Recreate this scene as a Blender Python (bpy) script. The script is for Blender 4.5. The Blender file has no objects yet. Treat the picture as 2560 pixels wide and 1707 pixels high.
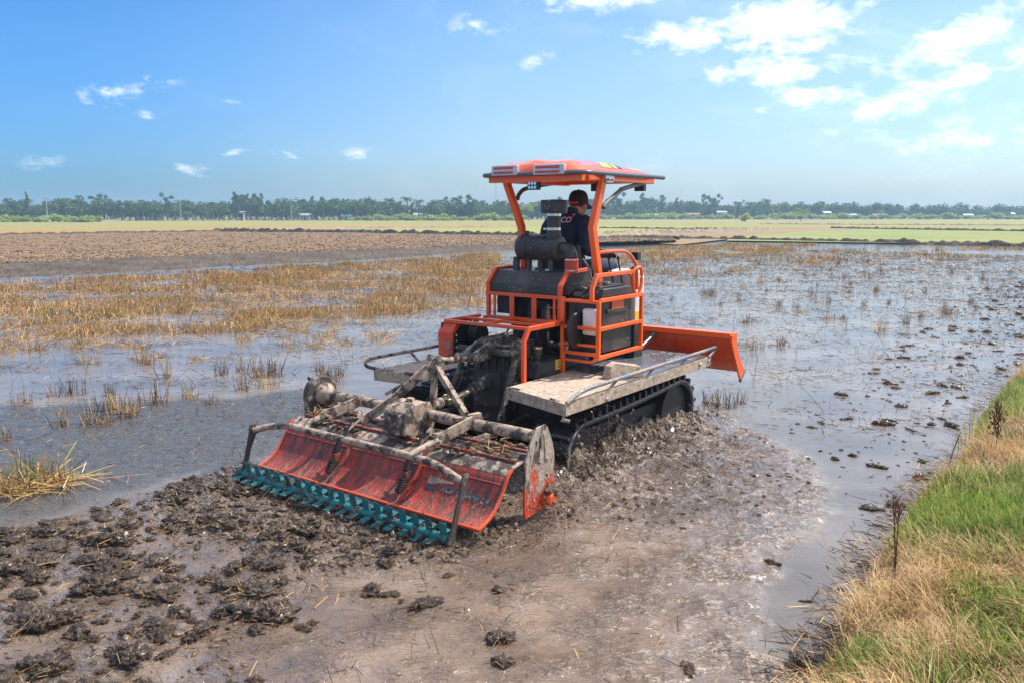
import bpy, bmesh, math, random
import numpy as np
from mathutils import Vector, Matrix, noise as mnoise
R = math.radians
sc = bpy.context.scene
COL = sc.collection

# ---------------------------------------------------------------- camera, sky, sun, exposure
CAM_H, FPX, HOR = 2.15, 2060.0, 534.0
PITCH = math.atan((853.5 - HOR) / FPX)
cam_d = bpy.data.cameras.new("camera"); cam = bpy.data.objects.new("camera", cam_d); COL.objects.link(cam)
cam.location = (0, 0, CAM_H); cam.rotation_euler = (math.pi / 2 - PITCH, 0, 0)
cam_d.sensor_width = 36; cam_d.lens = FPX / 2560 * 36; cam_d.clip_start = 0.05; cam_d.clip_end = 5000
sc.camera = cam
SUN_AZ, SUN_EL = R(66), R(54)
sun_d = bpy.data.lights.new("sun", 'SUN'); sun_d.energy = 4.6; sun_d.angle = R(0.53); sun_d.color = (1.0, 0.95, 0.87)
sun = bpy.data.objects.new("sun", sun_d); COL.objects.link(sun); sun.location = (30, 14, 45)
sdir = Vector((math.sin(SUN_AZ) * math.cos(SUN_EL), math.cos(SUN_AZ) * math.cos(SUN_EL), math.sin(SUN_EL)))
sun.rotation_euler = sdir.to_track_quat('Z', 'Y').to_euler()
sc.view_settings.view_transform = 'Standard'; sc.view_settings.look = 'None'
sc.view_settings.exposure = 0.58; sc.view_settings.gamma = 1.0
sc.cycles.max_bounces = 6; sc.cycles.transparent_max_bounces = 6; sc.cycles.volume_bounces = 0
sc.cycles.sample_clamp_indirect = 4.0; sc.cycles.caustics_reflective = False; sc.cycles.caustics_refractive = False

def ray_dir(px, py):
    f = Vector((0, math.cos(PITCH), -math.sin(PITCH))); u = Vector((0, math.sin(PITCH), math.cos(PITCH)))
    return (f * FPX + Vector((1, 0, 0)) * (px - 1280) + u * (853.5 - py)).normalized()
def G(px, py, z=0.0):
    d = ray_dir(px, py); t = (z - CAM_H) / d.z
    return (d.x * t, d.y * t)

class NT:
    def __init__(s, tree): s.t = tree; s.n = tree.nodes; s.l = tree.links
    def node(s, typ, **kw):
        n = s.n.new(typ)
        for k, v in kw.items(): setattr(n, k, v)
        return n
    def put(s, v, sock):
        if isinstance(v, bpy.types.NodeSocket): s.l.new(v, sock)
        elif v is not None: sock.default_value = v
    def m(s, op, a, b=None, c=None, clamp=False):
        n = s.node('ShaderNodeMath', operation=op, use_clamp=clamp)
        s.put(a, n.inputs[0]); s.put(b, n.inputs[1]); s.put(c, n.inputs[2])
        return n.outputs[0]
    def mix(s, f, a, b, blend='MIX'):
        n = s.node('ShaderNodeMix', data_type='RGBA', blend_type=blend)
        s.put(f, n.inputs[0])
        for v, k in ((a, 6), (b, 7)):
            if not isinstance(v, bpy.types.NodeSocket): v = (v[0], v[1], v[2], 1)
            s.put(v, n.inputs[k])
        return n.outputs[2]
    def ss(s, v, lo, hi, a=0.0, b=1.0):
        n = s.node('ShaderNodeMapRange', interpolation_type='SMOOTHSTEP')
        s.put(v, n.inputs[0]); s.put(lo, n.inputs[1]); s.put(hi, n.inputs[2]); s.put(a, n.inputs[3]); s.put(b, n.inputs[4])
        return n.outputs[0]
    def noise(s, vec, scale, detail=4, rough=0.55, dist=0.0):
        n = s.node('ShaderNodeTexNoise'); s.put(vec, n.inputs['Vector'])
        n.inputs['Scale'].default_value = scale; n.inputs['Detail'].default_value = detail
        n.inputs['Roughness'].default_value = rough; n.inputs['Distortion'].default_value = dist
        return n.outputs[0]
    def mapv(s, vec, sc_):
        n = s.node('ShaderNodeMapping'); s.put(vec, n.inputs[0]); n.inputs['Scale'].default_value = sc_
        return n.outputs[0]

w = bpy.data.worlds.new("World"); sc.world = w; w.use_nodes = True
T = NT(w.node_tree); T.n.clear()
wo = T.node('ShaderNodeOutputWorld'); bg = T.node('ShaderNodeBackground')
sky = T.node('ShaderNodeTexSky', sky_type='NISHITA'); sky.sun_disc = False
sky.sun_elevation = SUN_EL; sky.sun_rotation = SUN_AZ; sky.air_density = 1.0; sky.dust_density = 1.2; sky.ozone_density = 2.0
hs = T.node('ShaderNodeHueSaturation'); hs.inputs['Saturation'].default_value = 1.30; hs.inputs['Value'].default_value = 1.0
T.l.new(sky.outputs[0], hs.inputs['Color'])
tc = T.node('ShaderNodeTexCoord'); sp = T.node('ShaderNodeSeparateXYZ'); T.l.new(tc.outputs['Generated'], sp.inputs[0])
az = T.m('ARCTAN2', sp.outputs[0], sp.outputs[1]); el = T.m('ARCSINE', sp.outputs[2])
cv = T.node('ShaderNodeCombineXYZ'); T.l.new(az, cv.inputs[0]); T.l.new(T.m('MULTIPLY', el, 1.9), cv.inputs[1])
CLOUDS = [(1720, 92, 165, 52, 0, 1.0), (1960, 62, 200, 90, 0, 1.1), (1945, 175, 215, 42, 0, .95), (2025, 240, 165, 38, .10, .85),
          (2400, 100, 205, 68, .30, .95), (2300, 240, 240, 52, .32, .8), (1480, 5, 180, 32, 0, .9), (1350, 155, 56, 28, .3, .40),
          (305, 228, 120, 30, .2, .46), (374, 293, 56, 24, 0, .46), (592, 348, 36, 18, 0, .40), (590, 382, 50, 16, .2, .38),
          (735, 378, 70, 28, .2, .36), (470, 424, 60, 22, 0, .38), (900, 388, 50, 20, 0, .3), (577, 260, 46, 14, 0, .4),
          (130, 405, 60, 18, .1, .3), (2150, 20, 60, 30, .4, .5), (2560, 130, 60, 40, 0, .6), (1200, 60, 90, 30, .1, .26), (2420, 350, 260, 70, .1, .42)]
acc = None
for (cx, cy, rx, ry, sh, st) in CLOUDS:
    d = ray_dir(cx, cy); a0 = math.atan2(d.x, d.y); e0 = math.asin(d.z)
    u = T.m('SUBTRACT', az, a0); v = T.m('SUBTRACT', el, e0)
    v = T.m('MULTIPLY_ADD', u, -sh, v)
    u = T.m('MULTIPLY', u, FPX / rx); v = T.m('MULTIPLY', v, FPX / ry)
    r2 = T.m('ADD', T.m('MULTIPLY', u, u), T.m('MULTIPLY', v, v))
    k = T.m('MULTIPLY', T.m('SUBTRACT', 1.0, T.m('SQRT', r2)), st)
    acc = k if acc is None else T.m('MAXIMUM', acc, k)
acc = T.m('SUBTRACT', acc, .10)
nz = T.noise(cv.outputs[0], 24.0, 9, 0.60, 0.25)
nz2 = T.noise(cv.outputs[0], 85.0, 6, 0.6, 0.4)
cl = T.m('ADD', acc, T.m('ADD', T.m('MULTIPLY_ADD', nz, 2.3, -1.18), T.m('MULTIPLY_ADD', nz2, .7, -.35)))
cl = T.m('MINIMUM', T.ss(cl, -0.05, 1.0), T.ss(acc, -0.22, 0.52))
veil = T.m('MULTIPLY', T.ss(T.noise(cv.outputs[0], 7.0, 7, .62, .6), .46, .85), T.ss(az, -.35, .5, .03, .30))
over = T.m('MAXIMUM', T.ss(el, .27, .50), T.m('MULTIPLY', T.ss(T.m('ABSOLUTE', az), .95, 1.5), T.ss(el, .02, .15)))  # bright cloud added overhead and behind the camera, out of view, as fill light
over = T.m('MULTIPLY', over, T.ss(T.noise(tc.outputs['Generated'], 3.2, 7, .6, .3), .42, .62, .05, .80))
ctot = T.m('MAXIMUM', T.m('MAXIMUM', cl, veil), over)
side = T.ss(az, -.55, .06)
tint = T.mix(side, (.40, .71, 1.0), (.98, .97, 1.0)); low = T.ss(el, .22, .02)
tint = T.mix(low, tint, T.mix(side, (.27, .55, .98), (.66, .78, 1.0)))
skyc = T.mix(1.0, hs.outputs[0], tint, 'MULTIPLY')
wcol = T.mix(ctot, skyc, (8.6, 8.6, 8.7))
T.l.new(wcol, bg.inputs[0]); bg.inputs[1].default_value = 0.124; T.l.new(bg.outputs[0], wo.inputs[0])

# ---------------------------------------------------------------- helpers
def tag(o, label=None, cat=None, group=None, kind=None):
    if label: o['label'] = label
    if cat: o['category'] = cat
    if group: o['group'] = group
    if kind: o['kind'] = kind
    return o
def link(name, me, parent=None, loc=(0, 0, 0), rz=0, scl=1):
    o = bpy.data.objects.new(name, me); COL.objects.link(o)
    if parent: o.parent = parent
    o.location = loc; o.rotation_euler = (0, 0, rz)
    o.scale = (scl, scl, scl) if not isinstance(scl, tuple) else scl
    return o
def fast_mesh(name, V, F, mats, mi=None, smooth=False, attrs=None):
    V = np.asarray(V, np.float32); F = np.asarray(F, np.int32); k = F.shape[1]
    me = bpy.data.meshes.new(name); me.vertices.add(len(V)); me.vertices.foreach_set('co', V.ravel())
    me.loops.add(F.size); me.loops.foreach_set('vertex_index', F.ravel())
    me.polygons.add(len(F)); me.polygons.foreach_set('loop_start', np.arange(0, F.size, k, dtype=np.int32))
    me.polygons.foreach_set('loop_total', np.full(len(F), k, np.int32))
    for m_ in mats: me.materials.append(m_)
    if mi is not None: me.polygons.foreach_set('material_index', np.asarray(mi, np.int32))
    me.polygons.foreach_set('use_smooth', np.full(len(F), smooth, bool))
    for n_, a in (attrs or {}).items():
        at = me.attributes.new(n_, 'FLOAT', 'POINT'); at.data.foreach_set('value', np.asarray(a, np.float32))
    me.update(calc_edges=True); me.validate()
    return me

class MB:
    def __init__(s): s.v = []; s.f = []; s.m = []
    def add(s, vs, fs, mat=0):
        o = len(s.v); s.v.extend([tuple(p) for p in vs])
        for f in fs: s.f.append(tuple(i + o for i in f)); s.m.append(mat)
        return s
    def box(s, a, b, mat=0, rot=None):
        a = Vector(a); b = Vector(b); c = (a + b) / 2
        P = [Vector((x, y, z)) for x in (a.x, b.x) for y in (a.y, b.y) for z in (a.z, b.z)]
        if rot is not None: P = [rot @ (p - c) + c for p in P]
        return s.add(P, [(0, 1, 3, 2), (4, 6, 7, 5), (0, 4, 5, 1), (2, 3, 7, 6), (0, 2, 6, 4), (1, 5, 7, 3)], mat)
    def sweep(s, pts, sec, up=(0, 0, 1), mat=0, closed=False, scale=None):
        pts = [Vector(p) for p in pts]; n = len(pts); k = len(sec); vs = []
        up = Vector(up)
        for i, p in enumerate(pts):
            a = pts[i - 1] if (i > 0 or closed) else None; b = pts[(i + 1) % n] if (i < n - 1 or closed) else None
            t1 = (p - a).normalized() if a is not None else None; t2 = (b - p).normalized() if b is not None else None
            if t1 is None: t1 = t2
            if t2 is None: t2 = t1
            t = (t1 + t2).normalized(); cosh = max(.5, t.dot(t1))
            sd = t.cross(up)
            if sd.length < 1e-3: sd = t.cross(Vector((1, 0, 0)))
            sd.normalize(); uu = sd.cross(t).normalized()
            bend = (t2 - t1); bn = bend.normalized() if bend.length > 1e-4 else None
            q = scale[i] if scale else 1.0
            for (x, y) in sec:
                off = sd * x * q + uu * y * q
                if bn is not None: off += bn * off.dot(bn) * (1 / cosh - 1)
                vs.append(p + off)
        fs = []
        for i in range(n if closed else n - 1):
            for j in range(k):
                a, b = i * k + j, i * k + (j + 1) % k; c, d = ((i + 1) % n) * k + (j + 1) % k, ((i + 1) % n) * k + j
                fs.append((a, b, c, d))
        if not closed: fs += [tuple(range(k - 1, -1, -1)), tuple(range((n - 1) * k, n * k))]
        return s.add(vs, fs, mat)
    def beam(s, pts, wd, h=None, up=(0, 0, 1), mat=0):
        h = h or wd; return s.sweep(pts, [(-wd / 2, -h / 2), (wd / 2, -h / 2), (wd / 2, h / 2), (-wd / 2, h / 2)], up, mat)
    def tube(s, pts, r, n=10, up=(0, 0, 1), mat=0, closed=False, scale=None):
        return s.sweep(pts, [(r * math.cos(2 * math.pi * i / n), r * math.sin(2 * math.pi * i / n)) for i in range(n)], up, mat, closed, scale)
    def lathe(s, prof, c, axis='z', n=20, mat=0):
        vs = []; c = Vector(c)
        for (r, h) in prof:
            for i in range(n):
                a = 2 * math.pi * i / n; x, y = r * math.cos(a), r * math.sin(a)
                vs.append(c + Vector({'z': (x, y, h), 'y': (x, h, -y), 'x': (h, x, y)}[axis]))
        fs = [(i * n + j, i * n + (j + 1) % n, (i + 1) * n + (j + 1) % n, (i + 1) * n + j) for i in range(len(prof) - 1) for j in range(n)]
        fs += [tuple(range(n - 1, -1, -1)), tuple(range((len(prof) - 1) * n, len(prof) * n))]
        return s.add(vs, fs, mat)
    def prism(s, poly, axis, lo, hi, mat=0):
        """poly in the two other axes (cyclic order: axis y -> (x, z))"""
        k = len(poly)
        def P(a, b, h): return {'x': (h, a, b), 'y': (a, h, b), 'z': (a, b, h)}[axis]
        vs = [P(a, b, lo) for a, b in poly] + [P(a, b, hi) for a, b in poly]
        fs = [(i, (i + 1) % k, (i + 1) % k + k, i + k) for i in range(k)] + [tuple(range(k - 1, -1, -1)), tuple(range(k, 2 * k))]
        return s.add(vs, fs, mat)
    def ball(s, c, r, n=10, mat=0):
        r = r if isinstance(r, tuple) else (r, r, r); vs = []; fs = []
        for i in range(1, n):
            th = math.pi * i / n
            for j in range(2 * n):
                a = math.pi * j / n; vs.append((c[0] + r[0] * math.sin(th) * math.cos(a), c[1] + r[1] * math.sin(th) * math.sin(a), c[2] + r[2] * math.cos(th)))
        m2 = 2 * n
        for i in range(n - 2):
            for j in range(m2): fs.append((i * m2 + j, (i + 1) * m2 + j, (i + 1) * m2 + (j + 1) % m2, i * m2 + (j + 1) % m2))
        vs += [(c[0], c[1], c[2] + r[2]), (c[0], c[1], c[2] - r[2])]
        t, b = len(vs) - 2, len(vs) - 1
        for j in range(m2): fs += [(t, j, (j + 1) % m2), (b, (n - 2) * m2 + (j + 1) % m2, (n - 2) * m2 + j)]
        return s.add(vs, fs, mat)
    def mesh(s, name, mats, smooth=True):
        me = bpy.data.meshes.new(name); me.from_pydata(s.v, [], s.f)
        for m_ in (mats if isinstance(mats, (list, tuple)) else [mats]): me.materials.append(m_)
        me.polygons.foreach_set('material_index', s.m)
        bm = bmesh.new(); bm.from_mesh(me); bmesh.ops.recalc_face_normals(bm, faces=bm.faces); bm.to_mesh(me); bm.free()
        if smooth:
            me.polygons.foreach_set('use_smooth', [True] * len(me.polygons)); me.set_sharp_from_angle(angle=R(38))
        return me
    def build(s, name, mats, parent=None, bevel=0.0, smooth=True, **kw):
        o = link(name, s.mesh(name, mats, smooth), parent, **kw)
        if bevel:
            b = o.modifiers.new('bevel', 'BEVEL'); b.width = bevel; b.segments = 2; b.limit_method = 'ANGLE'; b.angle_limit = R(40)
        return o
def arc(c, r, a0, a1, n, plane='xz'):
    out = []
    for i in range(n + 1):
        a = R(a0 + (a1 - a0) * i / n); u, v = r * math.cos(a), r * math.sin(a)
        out.append((c[0] + u, c[1], c[2] + v) if plane == 'xz' else ((c[0], c[1] + u, c[2] + v) if plane == 'yz' else (c[0] + u, c[1] + v, c[2])))
    return out
def smooth_path(pts, sub=4):
    P = [Vector(p) for p in pts]; out = []
    for i in range(len(P) - 1):
        p0 = P[max(0, i - 1)]; p1 = P[i]; p2 = P[i + 1]; p3 = P[min(len(P) - 1, i + 2)]
        for j in range(sub):
            t = j / sub
            out.append(0.5 * ((2 * p1) + (p2 - p0) * t + (2 * p0 - 5 * p1 + 4 * p2 - p3) * t * t + (3 * p1 - p0 - 3 * p2 + p3) * t ** 3))
    out.append(P[-1]); return out
_pt = {}
def perlin(x, y, seed=0):
    if seed not in _pt:
        rs = np.random.RandomState(seed); p = rs.permutation(256); a = rs.rand(256) * 2 * np.pi
        _pt[seed] = (np.concatenate([p, p]), np.cos(a), np.sin(a))
    p, ga, gb = _pt[seed]
    xi = np.floor(x).astype(int); yi = np.floor(y).astype(int); xf = x - xi; yf = y - yi; xi &= 255; yi &= 255
    u = xf ** 3 * (xf * (xf * 6 - 15) + 10); v = yf ** 3 * (yf * (yf * 6 - 15) + 10)
    def g(ix, iy, dx, dy):
        h = p[p[ix & 255] + (iy & 255)]; return ga[h] * dx + gb[h] * dy
    a = g(xi, yi, xf, yf); b = g(xi + 1, yi, xf - 1, yf); c = g(xi, yi + 1, xf, yf - 1); d = g(xi + 1, yi + 1, xf - 1, yf - 1)
    return (a + (b - a) * u) * (1 - v) + (c + (d - c) * u) * v
def fbm(x, y, oct=4, seed=0, gain=.5):
    s = 0; a = 1; f = 1
    for i in range(oct): s = s + a * perlin(x * f, y * f, seed + i); a *= gain; f *= 2.03
    return s
def sstep(x, a, b):
    t = np.clip((x - a) / (b - a), 0, 1); return t * t * (3 - 2 * t)
def poly_sd(x, y, poly):
    """signed distance to polygon, positive inside"""
    x = np.asarray(x, float); y = np.asarray(y, float); d = np.full(x.shape, 1e9); ins = np.zeros(x.shape, bool)
    n = len(poly)
    for i in range(n):
        x0, y0 = poly[i]; x1, y1 = poly[(i + 1) % n]; ex, ey = x1 - x0, y1 - y0
        t = np.clip(((x - x0) * ex + (y - y0) * ey) / (ex * ex + ey * ey + 1e-12), 0, 1)
        d = np.minimum(d, np.hypot(x - x0 - t * ex, y - y0 - t * ey))
        c = ((y0 > y) != (y1 > y)) & (x < (x1 - x0) * (y - y0) / (y1 - y0 + 1e-12) + x0); ins ^= c
    return np.where(ins, d, -d)
def GP(pts, z=0.0): return [G(x, y, z) for x, y in pts]

# ---------------------------------------------------------------- materials
def newmat(name):
    m_ = bpy.data.materials.new(name); m_.use_nodes = True
    t = NT(m_.node_tree); b = t.n['Principled BSDF']; return m_, t, b
def simple(name, c, rough=.6, metal=0.0, var=0.0, scale=8.0, bump=0.0, bscale=40.0, coat=0.0):
    m_, t, b = newmat(name); b.inputs['Roughness'].default_value = rough; b.inputs['Metallic'].default_value = metal
    if coat: b.inputs['Coat Weight'].default_value = coat; b.inputs['Coat Roughness'].default_value = .08
    co = t.node('ShaderNodeTexCoord').outputs['Object']
    if var:
        n = t.noise(co, scale, 5, .6); k = t.ss(n, .3, .7, 1 - var, 1 + var)
        mul = t.node('ShaderNodeVectorMath', operation='SCALE'); mul.inputs[0].default_value = c; t.l.new(k, mul.inputs['Scale'])
        t.l.new(mul.outputs[0], b.inputs['Base Color'])
    else: b.inputs['Base Color'].default_value = (*c, 1)
    if bump:
        bn = t.node('ShaderNodeBump'); bn.inputs['Strength'].default_value = bump; bn.inputs['Distance'].default_value = .01
        t.l.new(t.noise(co, bscale, 4, .6), bn.inputs['Height']); t.l.new(bn.outputs[0], b.inputs['Normal'])
    return m_
DRYMUD = (.36, .285, .225); WETMUD = (.060, .048, .040)
def muddy(name, c, rough=.35, metal=0.0, mud=.3, specks=.3, wet=0.0, up=0.0, stretch=(1, 1, 1), scale=5.0, fade=.12, coat=0.0, mudc=DRYMUD, zg=0.0, z0=0.0, soft=.05):
    """paint or metal with mud on it: blotches, splashed specks, more on faces that look up"""
    m_, t, b = newmat(name); co = t.node('ShaderNodeTexCoord').outputs['Object']
    b.inputs['Metallic'].default_value = metal
    if coat: b.inputs['Coat Weight'].default_value = coat; b.inputs['Coat Roughness'].default_value = .1
    cs = t.mapv(co, stretch)
    n1 = t.noise(cs, scale, 8, .66, .3); n2 = t.noise(cs, scale * 6.5, 4, .6)
    v = t.m('ADD', t.m('MULTIPLY', n1, .75), t.m('MULTIPLY', n2, .25))
    if up:
        gn = t.node('ShaderNodeNewGeometry'); sx = t.node('ShaderNodeSeparateXYZ'); t.l.new(gn.outputs['Normal'], sx.inputs[0])
        v = t.m('ADD', v, t.m('MULTIPLY', t.m('MAXIMUM', sx.outputs[2], 0.0), up))
    if zg:
        sz = t.node('ShaderNodeSeparateXYZ'); t.l.new(co, sz.inputs[0]); v = t.m('MULTIPLY_ADD', t.m('SUBTRACT', sz.outputs[2], z0), zg, v)
    th = .80 - .60 * mud
    f = t.ss(v, th - soft, th + soft)
    vo = t.node('ShaderNodeTexVoronoi'); vo.inputs['Scale'].default_value = 38; t.l.new(co, vo.inputs['Vector'])
    vc = t.node('ShaderNodeSeparateColor'); t.l.new(vo.outputs['Color'], vc.inputs[0])
    keep = t.m('LESS_THAN', vc.outputs[0], specks)
    dot = t.m('MULTIPLY', t.m('LESS_THAN', vo.outputs['Distance'], t.m('MULTIPLY_ADD', vc.outputs[1], .26, .08)), keep)
    f = t.m('MAXIMUM', f, dot)
    dm = t.mix(t.ss(t.noise(co, 23, 5, .6), .35, .65), [x * .72 for x in mudc], [min(1, x * 1.15) for x in mudc])
    if wet: dm = t.mix(t.ss(t.noise(cs, scale * 1.4, 5, .6), .62 - .5 * wet, .72 - .5 * wet), dm, WETMUD)
    cf = t.mix(t.ss(t.noise(cs, scale * .7, 4, .5), .35, .7, 0, fade), c, [.5 * x + .5 * y for x, y in zip(c, mudc)])
    t.l.new(t.mix(f, cf, dm), b.inputs['Base Color'])
    t.l.new(t.m('MULTIPLY_ADD', f, .9 - rough - .35 * wet, rough), b.inputs['Roughness'])
    if metal: t.l.new(t.m('MULTIPLY_ADD', f, -metal, metal), b.inputs['Metallic'])
    bn = t.node('ShaderNodeBump'); bn.inputs['Strength'].default_value = .7; bn.inputs['Distance'].default_value = .006
    t.l.new(t.m('MULTIPLY', f, t.m('ADD', n2, 1.0)), bn.inputs['Height']); t.l.new(bn.outputs[0], b.inputs['Normal'])
    return m_
ORANGE = (.92, .125, .008); REDOR = (.60, .050, .018)
M = {}
M['orange'] = muddy('orange_paint', ORANGE, .32, mud=.14, specks=.09, fade=.16, coat=.3)
M['orange_mud'] = muddy('orange_paint_splashed', (.74, .080, .014), .38, mud=.26, specks=.22, fade=.25, coat=.1)
M['panel_mud'] = muddy('red_panel_splashed', (.62, .060, .020), .42, mud=.34, specks=.35, fade=.35, wet=.35)
M['roof'] = simple('roof_plastic', (.86, .125, .030), .20, var=.03, scale=3, coat=.9)
M['black'] = muddy('black_paint', (.022, .023, .026), .42, mud=.12, specks=.16, fade=.25)
M['blackclean'] = simple('black_plastic', (.018, .018, .020), .45, var=.2)
M['greymetal'] = muddy('dark_grey_paint', (.11, .12, .135), .35, metal=.3, mud=.05, specks=.05)
M['engine'] = muddy('engine_black', (.016, .016, .017), .55, mud=.22, specks=.2, wet=.7, mudc=(.16, .13, .11))
M['alu'] = simple('dull_aluminium', (.42, .42, .42), .35, .9, var=.3, scale=14)
M['chrome'] = simple('bright_metal', (.75, .75, .76), .15, 1.0)
M['deck'] = muddy('deck_plate', (.17, .18, .20), .22, metal=.45, mud=.34, specks=.25, scale=4.5, stretch=(.8, 2.2, 1), fade=.3, mudc=(.42, .35, .29))
M['deck_rear'] = muddy('deck_plate_rear', (.075, .066, .058), .5, metal=.0, mud=.68, specks=.25, scale=19, stretch=(.7, 1.7, 1), fade=.5, mudc=(.47, .365, .275))
M['rail'] = muddy('deck_rail', (.20, .215, .24), .32, metal=.4, mud=.46, specks=.2, scale=3.0)
M['rubber'] = muddy('wet_rubber', (.020, .020, .020), .30, mud=.36, specks=.12, wet=.55, scale=8, mudc=(.24, .20, .165))
M['tillred'] = muddy('tiller_red', (.47, .030, .013), .34, mud=.50, specks=.45, wet=.55, stretch=(1.0, 2.6, .42), scale=7, soft=.13, fade=.45, mudc=(.25, .165, .125))
M['tilltop'] = muddy('tiller_top', (.50, .05, .025), .5, mud=.66, specks=.35, wet=.35, scale=7, up=.02)
M['tillmud'] = muddy('tiller_mud_coated', (.42, .045, .020), .6, mud=.70, specks=.35, wet=.30, scale=8, mudc=(.38, .285, .21))
M['tillplate'] = muddy('tiller_end_plate', (.62, .055, .016), .45, mud=.52, specks=.45, wet=.2, scale=8, stretch=(1, 1, .5), zg=.55, z0=.30, mudc=(.40, .325, .26))
M['teal'] = muddy('teal_paint', (.004, .165, .175), .42, mud=.42, specks=.2, wet=.6, fade=.3, scale=9, mudc=(.14, .115, .095))
M['darkmud'] = muddy('mud_coated_steel', (.05, .045, .04), .6, mud=.72, specks=.3, wet=.5, mudc=(.22, .18, .15))
M['greymud'] = muddy('hitch_grey', (.10, .095, .09), .6, mud=.62, specks=.4, wet=.42, scale=9, mudc=(.30, .26, .22))
M['greymud2'] = muddy('housing_mud', (.035, .034, .033), .55, mud=.48, specks=.45, wet=.55, scale=8, mudc=(.24, .205, .175))
M['lens'] = simple('lamp_lens', (.55, .50, .55), .12, var=.1, coat=.6)
M['lensred'] = simple('lamp_red', (.45, .05, .07), .2, coat=.5)
M['cream'] = simple('cream_panel', (.74, .70, .64), .4, var=.05)
M['yellow'] = simple('yellow_sticker', (.80, .47, .02), .5)
M['white'] = simple('white_marking', (.85, .85, .86), .5)
M['pink'] = simple('pink_print', (.85, .50, .70), .7)
M['navy'] = simple('navy_cloth', (.017, .021, .055), .85, var=.35, scale=20, bump=.5, bscale=28)
M['trouser'] = simple('trouser_cloth', (.024, .032, .075), .85, var=.3, scale=16, bump=.5, bscale=24)
M['skin'] = simple('skin', (.44, .21, .13), .5, var=.12, scale=18)
M['hair'] = simple('hair', (.012, .010, .010), .6)
M['capcloth'] = simple('cap_cloth', (.018, .010, .016), .8, var=.2, scale=30)
M['strapred'] = simple('cap_strap', (.75, .02, .08), .6)
M['glove'] = simple('glove_cloth', (.010, .010, .012), .8, bump=.4, bscale=120)
M['redhose'] = simple('red_silicone_hose', (.45, .045, .035), .4, var=.1)
M['decalyel'] = simple('decal_yellow', (.83, .52, .06), .35)
M['decalblue'] = simple('decal_dark_blue', (.03, .05, .10), .35)
M['decalcream'] = muddy('decal_cream', (.50, .38, .24), .5, mud=.50, specks=.3, mudc=(.30, .22, .18), stretch=(1, 2, .5))
M['decalteal'] = muddy('decal_teal_letters', (.05, .14, .17), .5, mud=.48, specks=.15, mudc=(.22, .16, .14))
M['brass'] = simple('brass_fitting', (.26, .21, .13), .35, .8, var=.3)
# straw, stems, grass
def leafmat(name, c, var=.35, trans=.35, rough=.65):
    m_, t, b = newmat(name); gi = t.node('ShaderNodeNewGeometry').outputs['Random Per Island']
    k = t.m('MULTIPLY_ADD', gi, 2 * var, 1 - var)
    mul = t.node('ShaderNodeVectorMath', operation='SCALE'); mul.inputs[0].default_value = c; t.l.new(k, mul.inputs['Scale'])
    t.l.new(mul.outputs[0], b.inputs['Base Color']); b.inputs['Roughness'].default_value = rough; b.inputs['Specular IOR Level'].default_value = .3
    if trans:
        tr = t.node('ShaderNodeBsdfTranslucent'); t.l.new(mul.outputs[0], tr.inputs[0]); mx = t.node('ShaderNodeMixShader'); mx.inputs[0].default_value = trans
        t.l.new(b.outputs[0], mx.inputs[1]); t.l.new(tr.outputs[0], mx.inputs[2]); t.l.new(mx.outputs[0], t.n['Material Output'].inputs[0])
    return m_
M['straw'] = leafmat('straw_yellow', (.74, .52, .25), .35, .3)
M['strawbrown'] = leafmat('straw_brown', (.47, .255, .11), .4, .25)
M['strawdark'] = leafmat('straw_dark', (.070, .045, .028), .5, 0)
M['strawgreen'] = leafmat('stem_green', (.34, .38, .09), .35, .4)
M['grassgreen'] = leafmat('grass_green', (.205, .305, .055), .40, .5, .5)
M['grassdry'] = leafmat('grass_dry', (.50, .335, .165), .35, .30, .6)
M['grassdark'] = leafmat('grass_olive', (.32, .35, .09), .4, .4)
STRAW = [M['straw'], M['strawbrown'], M['strawdark'], M['strawgreen']]

# ---------------------------------------------------------------- the setting: ground, fields, water, bank
TAZ = R(37.0); OX, OY = -0.474, 6.853
HD = (math.sin(TAZ), math.cos(TAZ)); LF = (-math.cos(TAZ), math.sin(TAZ))
def to_local(x, y): dx, dy = x - OX, y - OY; return dx * HD[0] + dy * HD[1], dx * LF[0] + dy * LF[1]
def to_world(a, b): return OX + a * HD[0] + b * LF[0], OY + a * HD[1] + b * LF[1]

def fieldmat(name, c1, c2, c3=None, scale=.35, fine=3.0, bump=0.0, stretch=(1, 1, 1), rough=.9):
    m_, t, b = newmat(name); co = t.mapv(t.node('ShaderNodeTexCoord').outputs['Object'], stretch)
    a = t.mix(t.ss(t.noise(co, scale, 6, .6), .38, .62), c1, c2)
    if c3: a = t.mix(t.m('MULTIPLY', t.ss(t.noise(co, fine, 5, .65), .48, .66), .8), a, c3)
    t.l.new(a, b.inputs['Base Color']); b.inputs['Roughness'].default_value = rough; b.inputs['Specular IOR Level'].default_value = .2
    if bump:
        bn = t.node('ShaderNodeBump'); bn.inputs['Strength'].default_value = bump; bn.inputs['Distance'].default_value = .05
        t.l.new(t.noise(co, fine * 1.5, 5, .7), bn.inputs['Height']); t.l.new(bn.outputs[0], b.inputs['Normal'])
    return m_
def grid_faces(nu, nv):
    i = np.arange(nu - 1)[:, None] * nv + np.arange(nv - 1)[None, :]
    return np.stack([i, i + nv, i + nv + 1, i + 1], -1).reshape(-1, 4)
gm = fieldmat('far_ground_soil', (.20, .17, .075), (.15, .165, .06), (.24, .20, .10), .03, .5)
gv = np.array([(-900, -60, -.14), (900, -60, -.14), (900, 860, -.14), (-900, 860, -.14)])
tag(link('ground', fast_mesh('ground', gv, [(0, 1, 2, 3)], [gm])), kind='structure')

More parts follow.
